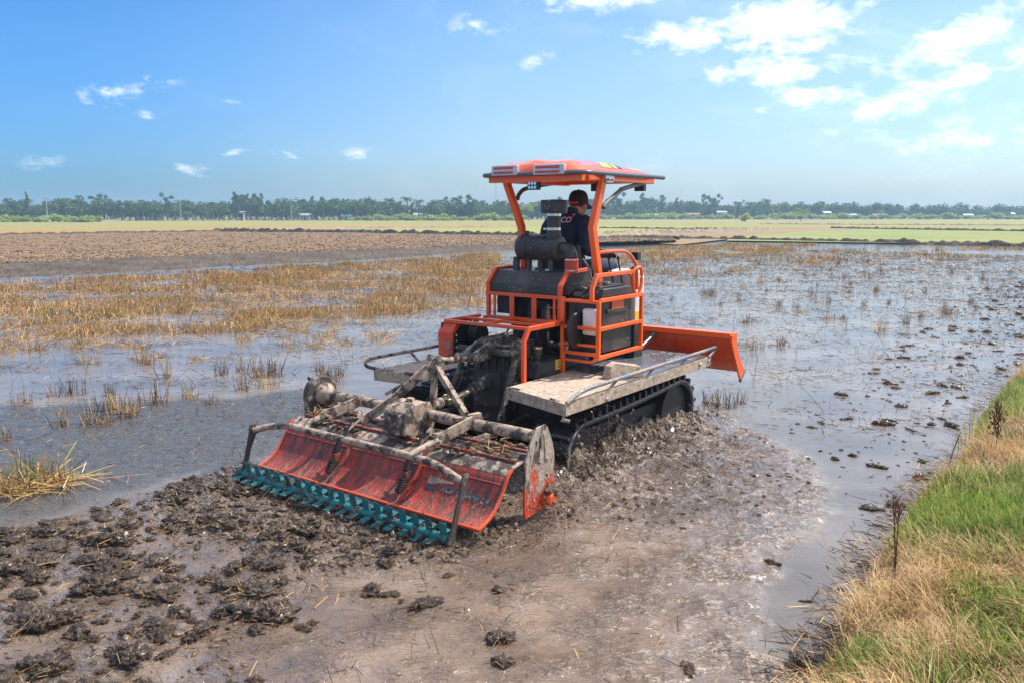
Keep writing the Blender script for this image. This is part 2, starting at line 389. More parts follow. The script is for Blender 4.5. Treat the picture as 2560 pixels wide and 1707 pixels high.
def sheet(name, px, z, mat):
    P = GP(px, z); mb = MB(); k = len(P)
    mb.add([(x, y, z) for x, y in P], [tuple(range(k))])
    return tag(mb.build(name, mat, smooth=False), kind='structure')
f_olive = fieldmat('field_olive_grass', (.235, .245, .07), (.30, .235, .085), (.18, .20, .05), .06, .9, stretch=(.35, 1, 1))
f_brown = fieldmat('field_dry_stubble', (.33, .20, .070), (.26, .20, .065), (.38, .26, .10), .10, 1.2, stretch=(.3, 1, 1))
f_lime = fieldmat('field_young_rice', (.25, .275, .065), (.29, .29, .08), (.22, .21, .07), .12, 1.6, stretch=(.4, 1, 1))
f_lime2 = fieldmat('field_young_rice_near', (.20, .24, .07), (.26, .265, .09), (.165, .18, .06), .2, 2.2, stretch=(.5, 1, 1))
f_red = fieldmat('field_bare_soil', (.25, .17, .095), (.30, .22, .12), (.17, .12, .07), .12, 1.5, stretch=(.4, 1, 1))
f_tan = fieldmat('field_pale_stubble', (.28, .26, .11), (.25, .21, .09), (.22, .23, .08), .1, 1.2, stretch=(.4, 1, 1))
sheet('field_far', [(-700, 575), (-700, 549.5), (3300, 549.5), (3300, 575)], .05, f_tan)
sheet('field_olive', [(-700, 567), (-500, 557), (0, 555), (860, 553), (1300, 553), (1900, 556), (1900, 570), (1500, 566), (1300, 564), (860, 562), (400, 568)], .06, f_olive)
sheet('field_stubble', [(-700, 592), (-700, 571), (0, 571), (420, 568), (860, 561.5), (1300, 562), (1300, 567), (860, 571), (560, 580)], .07, f_brown)
sheet('field_rice', [(640, 582), (900, 576.5), (1300, 567.5), (1500, 564), (1800, 569), (1900, 577), (1700, 590), (1500, 594), (1300, 590), (1046, 586)], .08, f_lime)
sheet('field_green', [(1500, 564), (1900, 556.5), (2300, 556), (3200, 557), (3200, 580), (2560, 579), (2176, 572), (1900, 571)], .074, f_olive)
sheet('field_soil', [(1500, 600), (1640, 585), (1880, 571.5), (2200, 567), (2200, 574), (2000, 582), (1827, 598), (1700, 612)], .085, f_red)
sheet('field_rice_near', [(1815, 602), (1830, 594), (2000, 580), (2176, 572.5), (2560, 578), (3300, 584), (3300, 625), (2560, 612), (2108, 606)], .09, f_lime2)

# ploughed field with its broken earth edge
ploughm = fieldmat('ploughed_earth', (.185, .115, .070), (.135, .088, .056), (.34, .225, .105), .35, 2.6, 1.0)
edgem = fieldmat('broken_earth_edge', (.085, .064, .050), (.125, .098, .075), (.05, .039, .031), .6, 4.0, 1.0)
top = [(-420, 706), (-150, 676), (0, 660), (256, 650), (548, 637.5), (860, 627), (1195, 614), (1300, 612), (1480, 607), (1690, 601)]
bot = [(-420, 775), (-150, 724), (0, 704), (256, 691), (548, 674), (898, 655), (1195, 632), (1300, 624), (1480, 612.5), (1690, 605)]
far = [(-420, 594), (-150, 589), (0, 587), (256, 583), (548, 579), (860, 581.5), (1195, 587), (1300, 589), (1480, 593), (1690, 597)]
def interp_px(px, us): a = np.array(px, float); return np.stack([us, np.interp(us, a[:, 0], a[:, 1])], -1)
us = np.linspace(-420, 1690, 900)
b0 = np.array(GP(interp_px(bot, us), 0)); b1 = np.array(GP(interp_px(top, us), .27)); b2 = np.array(GP(interp_px(far, us), .27))
rows = []
for v in np.linspace(0, 1, 12): rows.append((b0 + (b1 - b0) * v, -.045 + .345 * v ** 1.25, 1 - v * .3))
d0 = 1 / np.maximum(1, np.hypot(b1[:, 0], b1[:, 1])); d1 = 1 / np.hypot(b2[:, 0], b2[:, 1])
for v in np.linspace(0, 1, 200)[1:]:
    dd = 1 / (d0 + (d1 - d0) * v); l0 = 1 / d0; k = ((dd - l0) / (1 / d1 - l0))[:, None]
    rows.append((b1 + (b2 - b1) * k, .27, .55))
X = np.stack([r[0][:, 0] for r in rows], 1); Y = np.stack([r[0][:, 1] for r in rows], 1)
Zb = np.stack([np.full(len(us), r[1]) for r in rows], 1); A = np.stack([np.full(len(us), r[2]) for r in rows], 1)
Zp = Zb + A * (.12 * np.abs(fbm(X * 1.6, Y * 1.6, 4, 11)) + .05 * fbm(X * .3, Y * .3, 2, 12)) - .03
tag(link('ploughed_field', fast_mesh('ploughed_field', np.stack([X, Y, Zp], -1).reshape(-1, 3), grid_faces(len(us), len(rows)), [ploughm, edgem], np.tile((np.arange(len(rows) - 1) < 11).astype(int), len(us) - 1))), kind='structure')

def crumbs(name, P, S, mats, mi, seed):
    r_ = np.random.RandomState(seed); bm = bmesh.new(); bmesh.ops.create_icosphere(bm, subdivisions=1, radius=1); bm.verts.ensure_lookup_table()
    B = np.array([v.co[:] for v in bm.verts]); F0 = np.array([[v.index for v in f.verts] for f in bm.faces]); bm.free(); n = len(P)
    k = (1 + .35 * r_.randn(n, len(B)))[..., None]; a = r_.rand(n) * 6.28; ca, sa = np.cos(a)[:, None], np.sin(a)[:, None]
    V = B[None] * k * np.asarray(S)[:, None, :]; V = np.stack([V[..., 0] * ca - V[..., 1] * sa, V[..., 0] * sa + V[..., 1] * ca, V[..., 2]], -1) + np.asarray(P)[:, None, :]
    F = (F0[None] + (np.arange(n) * len(B))[:, None, None]).reshape(-1, 3)
    return fast_mesh(name, V.reshape(-1, 3), F, mats, np.repeat(mi, len(F0)), smooth=True)
r5 = np.random.RandomState(15); fu = r5.rand(15000); fv = r5.rand(15000) ** 1.3
iu = np.clip((fu * (len(us) - 1)).astype(int), 0, len(us) - 1); iv = np.clip((11 + fv * (len(rows) - 13)).astype(int), 0, len(rows) - 1)
pp_ = np.stack([X[iu, iv], Y[iu, iv], Zp[iu, iv]], -1); ss_ = (.018 + .030 * r5.rand(15000) ** 2) * (.6 + np.hypot(pp_[:, 0], pp_[:, 1]) / 70)
earth = [simple('earth_clod_dark', (.075, .05, .035), .9), simple('earth_clod_brown', (.20, .13, .085), .9), simple('earth_clod_straw', (.36, .25, .12), .9)]
tag(link('earth_clods', crumbs('earth_clods', pp_, np.stack([ss_ * 1.6, ss_ * 1.2, ss_ * .7], -1), earth, r5.choice(3, 15000, p=(.45, .3, .25)), 16)), 'dry clods and straw strewn over the ploughed field', 'earth clods', kind='stuff')

def ridge(name, px, z, h, wd, mat, seed, n=400, wob=.5):
    a = np.array(px, float); us_ = np.linspace(0, 1, n); cum = np.linspace(0, 1, len(a))
    P = np.array(GP(np.stack([np.interp(us_, cum, a[:, 0]), np.interp(us_, cum, a[:, 1])], -1), z))
    t = np.gradient(P, axis=0); t /= np.linalg.norm(t, axis=1)[:, None]; nr = np.stack([-t[:, 1], t[:, 0]], -1)
    V = []
    prof = [(-1, -.4), (-.62, .45), (-.25, .95), (.1, 1), (.5, .6), (1, -.4)]
    for o_, hh in prof:
        q = P + nr * (o_ * wd * .5); nn = fbm(q[:, 0] * 1.4, q[:, 1] * 1.4, 3, seed)
        V.append(np.stack([q[:, 0], q[:, 1], z + h * hh * (1 + wob * 1.6 * nn) + h * wob * .4 * nn], -1))
    V = np.stack(V, 1).reshape(-1, 3)
    return tag(link(name, fast_mesh(name, V, grid_faces(n, len(prof)), [mat])), kind='structure')
bundm = fieldmat('dark_bund_mud', (.075, .058, .045), (.11, .085, .062), (.05, .04, .032), .5, 3, .6)
palem = fieldmat('pale_bund_mud', (.27, .21, .15), (.33, .26, .18), (.20, .16, .11), .5, 3, .6)
ridge('bund', [(-420, 594), (0, 587.5), (270, 583), (548, 578.5)], .25, .14, .8, bundm, 21)
ridge('bund', [(540, 578), (700, 581), (808, 582), (1046, 586), (1300, 590.5), (1480, 595)], .14, .30, 1.0, bundm, 22)
ridge('bund', [(1490, 603), (1560, 601), (1700, 599), (1830, 600.5), (2108, 606.5), (2400, 613), (2560, 616), (3300, 629)], .02, .24, .9, bundm, 23, 600)
ridge('bund', [(1480, 593), (1560, 588), (1640, 583), (1760, 581), (1930, 577)], .12, .34, 1.2, palem, 24)
ridge('bund', [(1480, 599), (1580, 595), (1690, 598)], .15, .22, 1.2, bundm, 25)
ridge('bund', [(1500, 570.5), (1800, 574), (1900, 576)], .1, .16, .8, bundm, 26)
ridge('bund', [(2080, 571), (2300, 575), (2560, 579), (3000, 583)], .09, .2, .9, bundm, 27)
ridge('bund', [(1900, 561), (2200, 563), (2560, 564.5), (2900, 566)], .08, .2, .9, palem, 28)
ridge('bund', [(560, 578), (860, 572), (1100, 569.5), (1300, 567.5)], .08, .2, .9, palem, 29)
ridge('bund', [(-300, 557.5), (0, 554.5), (300, 553)], .06, .25, 1.2, palem, 30)

# flooded paddy: one sheet of water and churned mud
MUDPOLY = GP([(1250, 1120), (1420, 1040), (1560, 1012), (1700, 1005), (1800, 1030), (1895, 1085), (1985, 1128), (2050, 1195), (2075, 1290), (1985, 1370), (1925, 1440), (1895, 1505), (1925, 1580), (1975, 1650), (1985, 1790),
               (-260, 1790), (-260, 1345), (0, 1320), (150, 1290), (330, 1235), (560, 1185), (760, 1090), (1000, 1080)])
CHURN = GP([(1240, 1250), (1300, 1100), (1480, 1030), (1690, 1005), (1800, 1035), (1895, 1090), (1980, 1135), (2030, 1200), (1960, 1280), (1700, 1330), (1480, 1320), (1260, 1290)])
TILLER = GP([(540, 1180), (620, 1150), (800, 1230), (1060, 1320), (1260, 1250), (1300, 1330), (1120, 1420), (800, 1420), (480, 1340), (380, 1260)])
EDGE = GP([(1700, 1005), (1800, 1030), (1895, 1085), (1985, 1128), (2050, 1195), (2075, 1290), (1985, 1370), (1925, 1440), (1895, 1505), (1925, 1580), (1975, 1650), (1985, 1790)])
WAKE = GP([(-200, 1010), (300, 1000), (620, 985), (800, 960), (900, 1030), (640, 1160), (300, 1240), (0, 1330), (-200, 1350)])
CL = GP([(-150, 1360), (60, 1320), (200, 1290), (330, 1240), (480, 1195), (600, 1230), (800, 1310), (1000, 1375), (1060, 1420), (900, 1440), (720, 1480), (690, 1560), (640, 1640), (560, 1790), (-200, 1790)])
def line_dist(x, y, pts):
    d = np.full(np.shape(x), 1e9)
    for (x0, y0), (x1, y1) in zip(pts[:-1], pts[1:]):
        ex, ey = x1 - x0, y1 - y0; t = np.clip(((x - x0) * ex + (y - y0) * ey) / (ex * ex + ey * ey), 0, 1)
        d = np.minimum(d, np.hypot(x - x0 - t * ex, y - y0 - t * ey))
    return d
TR0, TR1 = to_world(.05, -.95), to_world(2.35, -.95)
def water_state(x, y):
    wx = x + .16 * fbm(x * 1.7, y * 1.7, 3, 41); wy = y + .16 * fbm(x * 1.7, y * 1.7, 3, 42)
    mud = sstep(poly_sd(wx, wy, MUDPOLY) + .10 * fbm(x * 6, y * 6, 3, 40), -.10, .20)
    ch = sstep(poly_sd(wx, wy, CHURN), -.12, .35); ti = sstep(poly_sd(wx, wy, TILLER), -.15, .25)
    wk = sstep(poly_sd(wx, wy, WAKE), -.25, .45)
    ed = line_dist(wx, wy, EDGE); td = line_dist(x, y, [TR0, TR1])
    lx, ly = to_local(x, y)
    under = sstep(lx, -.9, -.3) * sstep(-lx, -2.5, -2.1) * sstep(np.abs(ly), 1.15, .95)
    q1 = .25 * fbm(x * 2.5, y * 2.5, 2, 39); n1 = 1 - 2 * np.abs(fbm((x + q1) * 3.6, (y + q1) * 5.6, 3, 43, .42)); n2 = fbm(x * 14, y * 14, 3, 44); n3 = fbm(x * 2.0, y * 3.0, 3, 45)
    clz = sstep(poly_sd(wx, wy, CL), -.15, .25) * sstep(fbm(x * 1.5, y * 1.5, 3, 68), -.12, .25) * mud
    fg = mud * (1 - ch) * (1 - ti) * (1 - .6 * clz)
    z = .10 * np.exp(-(td / .42) ** 2) * np.maximum(0, fbm(x * 7, y * 7, 3, 50) + .12) * sstep(lx, -.1, .4) * sstep(-lx, -2.3, -1.5) + ch * (.040 * n1 - .012 + .013 * n2 + .03 * np.exp(-td / .5)) + .10 * np.exp(-(td / .33) ** 2) * (.5 + .9 * n1) * sstep(lx, -.2, .2)
    z += ti * (.045 * n1 + .018 * n2) + under * (.03 * n1)
    z += fg * (.016 * fbm(x * 2.6 + .8 * n3, y * 6.5, 4, 46) + .007 * n2 * sstep(n3, -.2, .3))
    z += clz * (.022 * n1 + .012 * n2)
    crest = mud * np.exp(-(ed / .16) ** 2); z += crest * (.028 + .030 * n2)
    z += wk * (1 - mud) * (.018 * fbm(x * 6 + 2 * n3, y * 9, 3, 47))
    fo = crest * sstep(n2, -.30, .25) * 1.2 + ch * np.clip(sstep(n1, .50, .85) * sstep(n3 + n2, -.25, .35) + sstep(n2 + .5 * n3, .25, .7), 0, 1)
    foam_r = fg * sstep(-ed, -1.6, -.2) * sstep(n2 + .7 * n3 + .35 * n1, .15, .65)
    fo = np.maximum(fo, foam_r)
    fo = np.maximum(fo, wk * (1 - mud) * sstep(fbm(x * 9, y * 15, 3, 48), .42, .62) * sstep(poly_sd(wx, wy, WAKE), .0, .3) * .8)
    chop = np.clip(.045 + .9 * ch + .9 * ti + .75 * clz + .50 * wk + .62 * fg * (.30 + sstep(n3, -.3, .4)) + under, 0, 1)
    return z, mud, np.clip(fo, 0, 1), chop, ch, np.maximum(ti, .65 * clz)
def axis(lo, hi, step, far_lo, far_hi, g=1.12):
    a = list(np.arange(lo, hi, step)); s_ = step
    while a[-1] < far_hi: s_ = min(s_ * g, 4); a.append(a[-1] + s_)
    s_ = step; l = [lo]
    while l[-1] > far_lo: s_ = min(s_ * g, 4); l.append(l[-1] - s_)
    return np.array(l[:0:-1] + a)
xs = axis(-4.2, 3.3, .022, -75, 80); ys = axis(3.0, 11.0, .024, -4, 82)
X, Y = np.meshgrid(xs, ys, indexing='ij')
Z, mud_a, foam_a, chop_a, churn_a, till_a = water_state(X, Y)
wm, t, b = newmat('flood_water_and_mud')
at = lambda n_: t.node('ShaderNodeAttribute', attribute_name=n_).outputs['Fac']
co = t.node('ShaderNodeTexCoord').outputs['Object']
mudf, foamf, chopf, rawf = at('mud'), at('foam'), at('chop'), at('raw')
mudc = t.mix(t.ss(t.noise(co, 1.1, 6, .62, .5), .36, .66), (.130, .087, .056), (.238, .170, .117))
mudc = t.mix(t.m('MULTIPLY', rawf, t.ss(t.noise(t.mapv(co, (1, 1.4, 1)), 8.5, 6, .66, 2.2), .46, .60, 0, .75)), mudc, (.080, .056, .036))
clear = t.mix(t.ss(t.noise(t.mapv(co, (1, 1.6, 1)), .5, 5, .6), .35, .7), (.135, .122, .108), (.240, .210, .182))
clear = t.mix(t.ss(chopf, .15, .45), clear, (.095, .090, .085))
fine = t.ss(t.noise(t.mapv(co, (1, 1.5, 1)), 13, 5, .62, 3.0), .46, .58); foamx = t.m('MULTIPLY', foamf, fine)
c_ = t.mix(mudf, clear, mudc); c_ = t.mix(t.m('MULTIPLY', foamx, .85), c_, (.46, .36, .265))
t.l.new(c_, b.inputs['Base Color']); t.l.new(t.m('MULTIPLY_ADD', mudf, .16, 1.333), b.inputs['IOR'])
t.l.new(t.m('ADD', t.m('MULTIPLY_ADD', mudf, .045, .03), t.m('MULTIPLY', foamx, .2)), b.inputs['Roughness'])
b.inputs['Coat IOR'].default_value = 1.54; b.inputs['Coat Roughness'].default_value = .03; t.l.new(t.m('MULTIPLY', mudf, .75), b.inputs['Coat Weight'])
h1 = t.noise(t.mapv(co, (1, 1.9, 1)), 8.5, 3, .55, 1.8); h2 = t.noise(t.mapv(co, (1, 1.3, 1)), 30, 3, .6, 1.0); h3 = t.noise(t.mapv(co, (.7, 1.6, 1)), 2.2, 3, .5)
hh = t.m('ADD', t.m('MULTIPLY', t.m('ADD', t.m('MULTIPLY', h1, 1.0), t.m('MULTIPLY', h2, .55)), chopf), t.m('MULTIPLY', h3, .06))
bn = t.node('ShaderNodeBump'); bn.inputs['Strength'].default_value = 1.0; bn.inputs['Distance'].default_value = .06
t.l.new(hh, bn.inputs['Height']); t.l.new(bn.outputs[0], b.inputs['Normal'])
b2 = t.node('ShaderNodeBump'); b2.inputs['Strength'].default_value = 1.0; b2.inputs['Distance'].default_value = .085
t.l.new(t.m('MULTIPLY', t.noise(t.mapv(co, (1, 1.7, 1)), 10, 2, .5, 2.0), chopf), b2.inputs['Height']); t.l.new(b2.outputs[0], b.inputs['Coat Normal'])
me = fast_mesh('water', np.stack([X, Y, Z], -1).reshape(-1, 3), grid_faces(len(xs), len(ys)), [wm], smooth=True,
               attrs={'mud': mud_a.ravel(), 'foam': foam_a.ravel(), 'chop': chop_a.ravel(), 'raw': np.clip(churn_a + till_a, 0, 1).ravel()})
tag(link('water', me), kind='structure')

# bank with grass
BANK = GP([(2760, 760), (2640, 850), (2560, 925), (2490, 1005), (2450, 1070), (2400, 1165), (2335, 1220), (2290, 1275), (2240, 1335), (2205, 1410), (2198, 1455), (2155, 1510), (2122, 1580), (2098, 1640), (2055, 1715), (2015, 1800)]) + [(-1.6, 0), (-3, -3), (30, -3), (30, 22), (14, 19)]
bxs = np.arange(-2.5, 14, .07); bys = np.arange(-1, 20, .07); X, Y = np.meshgrid(bxs, bys, indexing='ij')
def bank_h(x, y):
    sd = poly_sd(x + .10 * fbm(x * 2, y * 2, 3, 51), y + .10 * fbm(x * 2, y * 2, 3, 52), BANK)
    return -.10 + .30 * sstep(sd, -.16, .22) + .20 * sstep(sd, .2, 1.3) + .05 * fbm(x * 1.8, y * 1.8, 3, 53) * sstep(sd, -.1, .3)
bankm = fieldmat('bank_soil', (.16, .115, .065), (.22, .165, .09), (.09, .065, .04), 2, 9, .8)
Z = bank_h(X, Y); keep = poly_sd(X, Y, BANK) > -.6
F = grid_faces(len(bxs), len(bys)); F = F[keep.ravel()[F].all(1)]
tag(link('bank', fast_mesh('bank', np.stack([X, Y, Z], -1).reshape(-1, 3), F, [bankm], smooth=True)), kind='structure')
rs = np.random.RandomState(5)
def blades(name, P, L, ang, lean, wd, mats, mi, segs=4, curl=1.0):
    n = len(P); V = np.zeros((n, (segs + 1) * 2, 3)); dx, dy = np.cos(ang), np.sin(ang); sx, sy = -dy, dx
    q = np.array(P, float); th = lean * .35
    for s_ in range(segs + 1):
        f = s_ / segs; ww = wd * (1 - .86 * f ** 1.4) * .5
        V[:, s_ * 2] = np.stack([q[:, 0] - sx * ww, q[:, 1] - sy * ww, q[:, 2]], -1); V[:, s_ * 2 + 1] = np.stack([q[:, 0] + sx * ww, q[:, 1] + sy * ww, q[:, 2] + .25 * ww], -1)
        st = L / segs; q = q + np.stack([dx * np.sin(th) * st, dy * np.sin(th) * st, np.cos(th) * st], -1); th = th + lean * curl * 1.3 / segs
    i = np.arange(n)[:, None] * (segs + 1) * 2 + np.arange(segs)[None, :] * 2
    F = np.stack([i, i + 1, i + 3, i + 2], -1).reshape(-1, 4)
    return fast_mesh(name, V.reshape(-1, 3), F, mats, np.repeat(mi, segs), smooth=True)
def sample_poly(n, poly, dens=None, near=None):
    P = np.array(poly); lo, hi = P.min(0), P.max(0); out = []
    tot = 0
    for _ in range(400):
        q = lo + rs.rand(6000, 2) * (hi - lo); k = poly_sd(q[:, 0], q[:, 1], poly) > 0
        if dens is not None: k &= rs.rand(len(q)) < dens(q[:, 0], q[:, 1])
        if near: k &= rs.rand(len(q)) < np.minimum(1, near / np.maximum(.1, np.hypot(q[:, 0], q[:, 1]))) ** 1.5
        out.append(q[k]); tot += k.sum()
        if tot >= n: break
    return np.concatenate(out)[:n]
GRASSPOLY = [p for p in BANK[:16]] + [(-.2, 2.0), (3.4, 2.0), (6.0, 6.0), (10.5, 12.5), (13.5, 18)]
GREEN = [(G(2420, 1255, .3), .75, .95), (G(2560, 1300, .3), .7, .9), (G(2555, 975, .3), 1.3, .9), (G(2330, 1290, .3), .3, .8), (G(2500, 1500, .3), .28, .75), (G(2130, 1600, .3), .22, .75), (G(2440, 1680, .3), .3, .6), (G(2550, 1590, .3), .25, .7), (G(2480, 1200, .3), .5, .8)]
def greenness(x, y):
    g = np.full(np.shape(x), .10)
    for (c, r_, s_) in GREEN: g = np.maximum(g, s_ * sstep(-np.hypot(x - c[0], y - c[1]), -r_ * 1.25, -r_ * .55))
    return np.clip(g + .45 * fbm(x * 2.6, y * 2.6, 3, 55), 0, 1)
q = sample_poly(88000, GRASSPOLY, near=4.2); gr = greenness(q[:, 0], q[:, 1]); isg = rs.rand(len(q)) < gr
sdq = poly_sd(q[:, 0], q[:, 1], BANK); tuft = .6 + .8 * np.clip(fbm(q[:, 0] * 3.2, q[:, 1] * 3.2, 2, 57) + .4, 0, 1)
for nm, sel, mats, pr in (('bank_grass', isg, [M['grassgreen'], M['grassdark']], .25), ('dry_grass', ~isg, [M['grassdry'], M['straw'], M['strawbrown']], .5)):
    p = q[sel]; n = len(p); z = bank_h(p[:, 0], p[:, 1]) - .01; tf = tuft[sel]
    if nm == 'bank_grass': L = (.06 + .11 * rs.rand(n)) * tf; lean = .25 + .75 * rs.rand(n); wd = .004 + .004 * rs.rand(n); mi = (rs.rand(n) < .3).astype(int)
    else: L = (.09 + .19 * rs.rand(n) ** 1.3) * tf; lean = .75 + .95 * rs.rand(n); wd = .0025 + .0032 * rs.rand(n); mi = np.where(rs.rand(n) < .58, 0, np.where(rs.rand(n) < .6, 1, 2))
    ang = 2.4 * fbm(p[:, 0] * 1.5, p[:, 1] * 1.5, 2, 58) * 2 + rs.randn(n) * .9 + 2.6
    tag(link(nm, blades(nm, np.stack([p[:, 0], p[:, 1], z], -1), L, ang, lean, wd, mats, mi)), 'short green grass growing on the bank' if sel is isg else 'bleached dry grass matted on the bank edge', 'grass', kind='stuff')

q = sample_poly(1500, GRASSPOLY, lambda x, y: greenness(x, y) > .35, near=4.2); n = len(q)
tag(link('broad_leaves', blades('broad_leaves', np.stack([q[:, 0], q[:, 1], bank_h(q[:, 0], q[:, 1])], -1), .05 + .09 * rs.rand(n), rs.rand(n) * 6.28, .3 + .9 * rs.rand(n), .010 + .012 * rs.rand(n), [M['grassgreen'], M['grassdark']], (rs.rand(n) < .5).astype(int))), 'broad weed leaves among the bank grass', 'weeds', kind='stuff')
# straight thin stems as three sided prisms
def sticks(name, P0, P1, r0, r1, mats, mi):
    P0 = np.asarray(P0, float); P1 = np.asarray(P1, float); n = len(P0); t_ = P1 - P0; t_ /= np.linalg.norm(t_, axis=1)[:, None] + 1e-9
    ref = np.where(np.abs(t_[:, 2:3]) > .9, np.array([[1., 0, 0]]), np.array([[0, 0, 1.]])); a = np.cross(t_, ref); a /= np.linalg.norm(a, axis=1)[:, None]; bb = np.cross(t_, a)
    V = np.zeros((n, 6, 3)); r0 = np.broadcast_to(r0, n); r1 = np.broadcast_to(r1, n)
    for k in range(3):
        c, s_ = math.cos(k * 2.0944), math.sin(k * 2.0944); o = a * c + bb * s_
        V[:, k] = P0 + o * r0[:, None]; V[:, 3 + k] = P1 + o * r1[:, None]
    i = np.arange(n)[:, None] * 6
    F = np.concatenate([i + np.array([k, (k + 1) % 3, 3 + (k + 1) % 3, 3 + k]) for k in range(3)], 1).reshape(-1, 4)
    return fast_mesh(name, V.reshape(-1, 3), F, mats, np.repeat(mi, 3))
def pick(n, w_):
    return rs.choice(len(w_), n, p=np.array(w_) / sum(w_))
# dense stubble of the field behind
S1 = GP([(-200, 726), (0, 708), (250, 696), (560, 679), (900, 659), (1240, 632), (1250, 705), (1100, 735), (900, 745), (600, 770), (300, 800), (-200, 830)])
S2 = GP([(1490, 642), (1560, 624), (1700, 614), (2030, 613), (2050, 620), (1860, 640), (1600, 660), (1490, 672)])
S3 = GP([(1480, 660), (1900, 622), (2300, 618), (2560, 622), (2500, 640), (2100, 660), (1700, 690), (1480, 720)])
S4 = GP([(-300, 830), (300, 800), (900, 745), (1250, 705), (1250, 760), (900, 800), (300, 860), (-300, 920)])
cl_p = np.concatenate([sample_poly(1250, S1, lambda x, y: sstep(fbm(x * .30, y * .7, 3, 61), -.12, .25)), sample_poly(520, S2, lambda x, y: sstep(fbm(x * .3, y * .4, 2, 62), -.3, .2)),
                       sample_poly(230, S3, lambda x, y: sstep(fbm(x * .25, y * .5, 3, 63), .05, .3)), sample_poly(300, S4, lambda x, y: sstep(fbm(x * .5, y * .9, 3, 64), .0, .3))])
n = len(cl_p); per = rs.randint(9, 24, n); idx = np.repeat(np.arange(n), per); N = len(idx)
rad = (.16 + .34 * rs.rand(n))[idx]; p0 = cl_p[idx] + rs.randn(N, 2) * rad[:, None] * .6; hgt = (.09 + .15 * rs.rand(n))[idx] * (.5 + .6 * rs.rand(N))
flop = (rs.rand(n) < .45)[idx]; ln = np.where(flop, .9, .16)
dirs = rs.rand(n)[idx] * 6.28 + rs.randn(N) * .6
p1 = np.stack([p0[:, 0] + np.cos(dirs) * hgt * ln * (1 + rs.rand(N) * np.where(flop, 1.2, .6)), p0[:, 1] + np.sin(dirs) * hgt * ln, np.where(flop, .05 + .35 * hgt, hgt)], -1)
rr = .0035 + .0000 * N + .00013 * np.hypot(p0[:, 0], p0[:, 1])
greenish = (rs.rand(n) < .22)[idx]; mi = np.where(greenish & (rs.rand(N) < .55), 3, pick(N, (.66, .26, .08)))
tag(link('rice_stubble', sticks('rice_stubble', np.concatenate([p0, np.full((N, 1), -.03)], 1), p1, rr, rr * .55, STRAW, mi)), 'dense cut rice stubble covering the far flooded field', 'stubble', kind='stuff')
# loose straw floating on the water
FIELD = GP([(-250, 1010), (-250, 720), (600, 670), (1240, 640), (1500, 660), (2000, 625), (2560, 640), (2900, 700), (2560, 900), (2300, 1100), (2100, 1120), (1900, 1060), (1730, 1000), (1300, 950), (900, 930), (600, 975), (0, 1010)])
MAT = GP([(-200, 720), (600, 680), (1240, 650), (1250, 760), (900, 810), (300, 860), (-200, 900)])
qa = sample_poly(38000, FIELD, lambda x, y: .22 + .78 * sstep(fbm(x * .6, y * .9, 3, 65), -.15, .4)); qb = sample_poly(26000, MAT, lambda x, y: .12 + .88 * sstep(fbm(x * .4, y * .8, 3, 66), -.2, .25))
qc = sample_poly(900, WAKE); qd = sample_poly(2600, MUDPOLY, lambda x, y: .25 + .75 * sstep(fbm(x * 1.5, y * 1.5, 2, 67), -.2, .3)); q = np.concatenate([qa, qb, qc, qd]); N = len(q)
wz = water_state(q[:, 0], q[:, 1])[0]
L = np.where(np.arange(N) < len(qa) + len(qb), .05 + .17 * rs.rand(N), .02 + .07 * rs.rand(N)); L *= np.where(rs.rand(N) < .1, 1.8, 1)
ang = rs.rand(N) * 6.28; tilt = np.where(rs.rand(N) < .3, rs.rand(N) * 1.3, rs.rand(N) * .12)
p0 = np.stack([q[:, 0], q[:, 1], wz - .002], -1); p1 = p0 + np.stack([np.cos(ang) * np.cos(tilt) * L, np.sin(ang) * np.cos(tilt) * L, np.sin(tilt) * L + .004], -1)
rr = .0012 + .0012 * rs.rand(N) + .00008 * np.hypot(q[:, 0], q[:, 1])
mi = np.where(np.arange(N) < len(qa), pick(N, (.10, .30, .60)), np.where(np.arange(N) < len(qa) + len(qb), pick(N, (.42, .44, .14)), pick(N, (.10, .25, .65))))
tag(link('floating_straw', sticks('floating_straw', p0, p1, rr, rr * .6, STRAW, mi)), 'loose bits of straw floating on the flooded field', 'straw', kind='stuff')

sp_ = np.array(BANK[:16]); k = rs.randint(0, 15, 1500); f = rs.rand(1500, 1); q = sp_[k] * (1 - f) + sp_[k + 1] * f + rs.randn(1500, 2) * .11 + np.array([-.05, .03]); q = q[(q[:, 1] > 2.5) & (q[:, 1] < 15)]; n = len(q); a = rs.rand(n) * 6.28; L = .04 + .12 * rs.rand(n); zb = np.maximum(bank_h(q[:, 0], q[:, 1]), 0)
p0 = np.stack([q[:, 0], q[:, 1], zb + .004 + .03 * rs.rand(n)], -1); p1 = p0 + np.stack([np.cos(a) * L, np.sin(a) * L, (rs.rand(n) - .35) * L * .5], -1); p1[:, 2] = np.maximum(p1[:, 2], .002)
tag(link('soaked_straw', sticks('soaked_straw', p0, p1, .0022 + .0016 * rs.rand(n), .0014, STRAW, pick(n, (.12, .33, .55)))), 'dark soaked straw washed up along the bank', 'straw', kind='stuff')
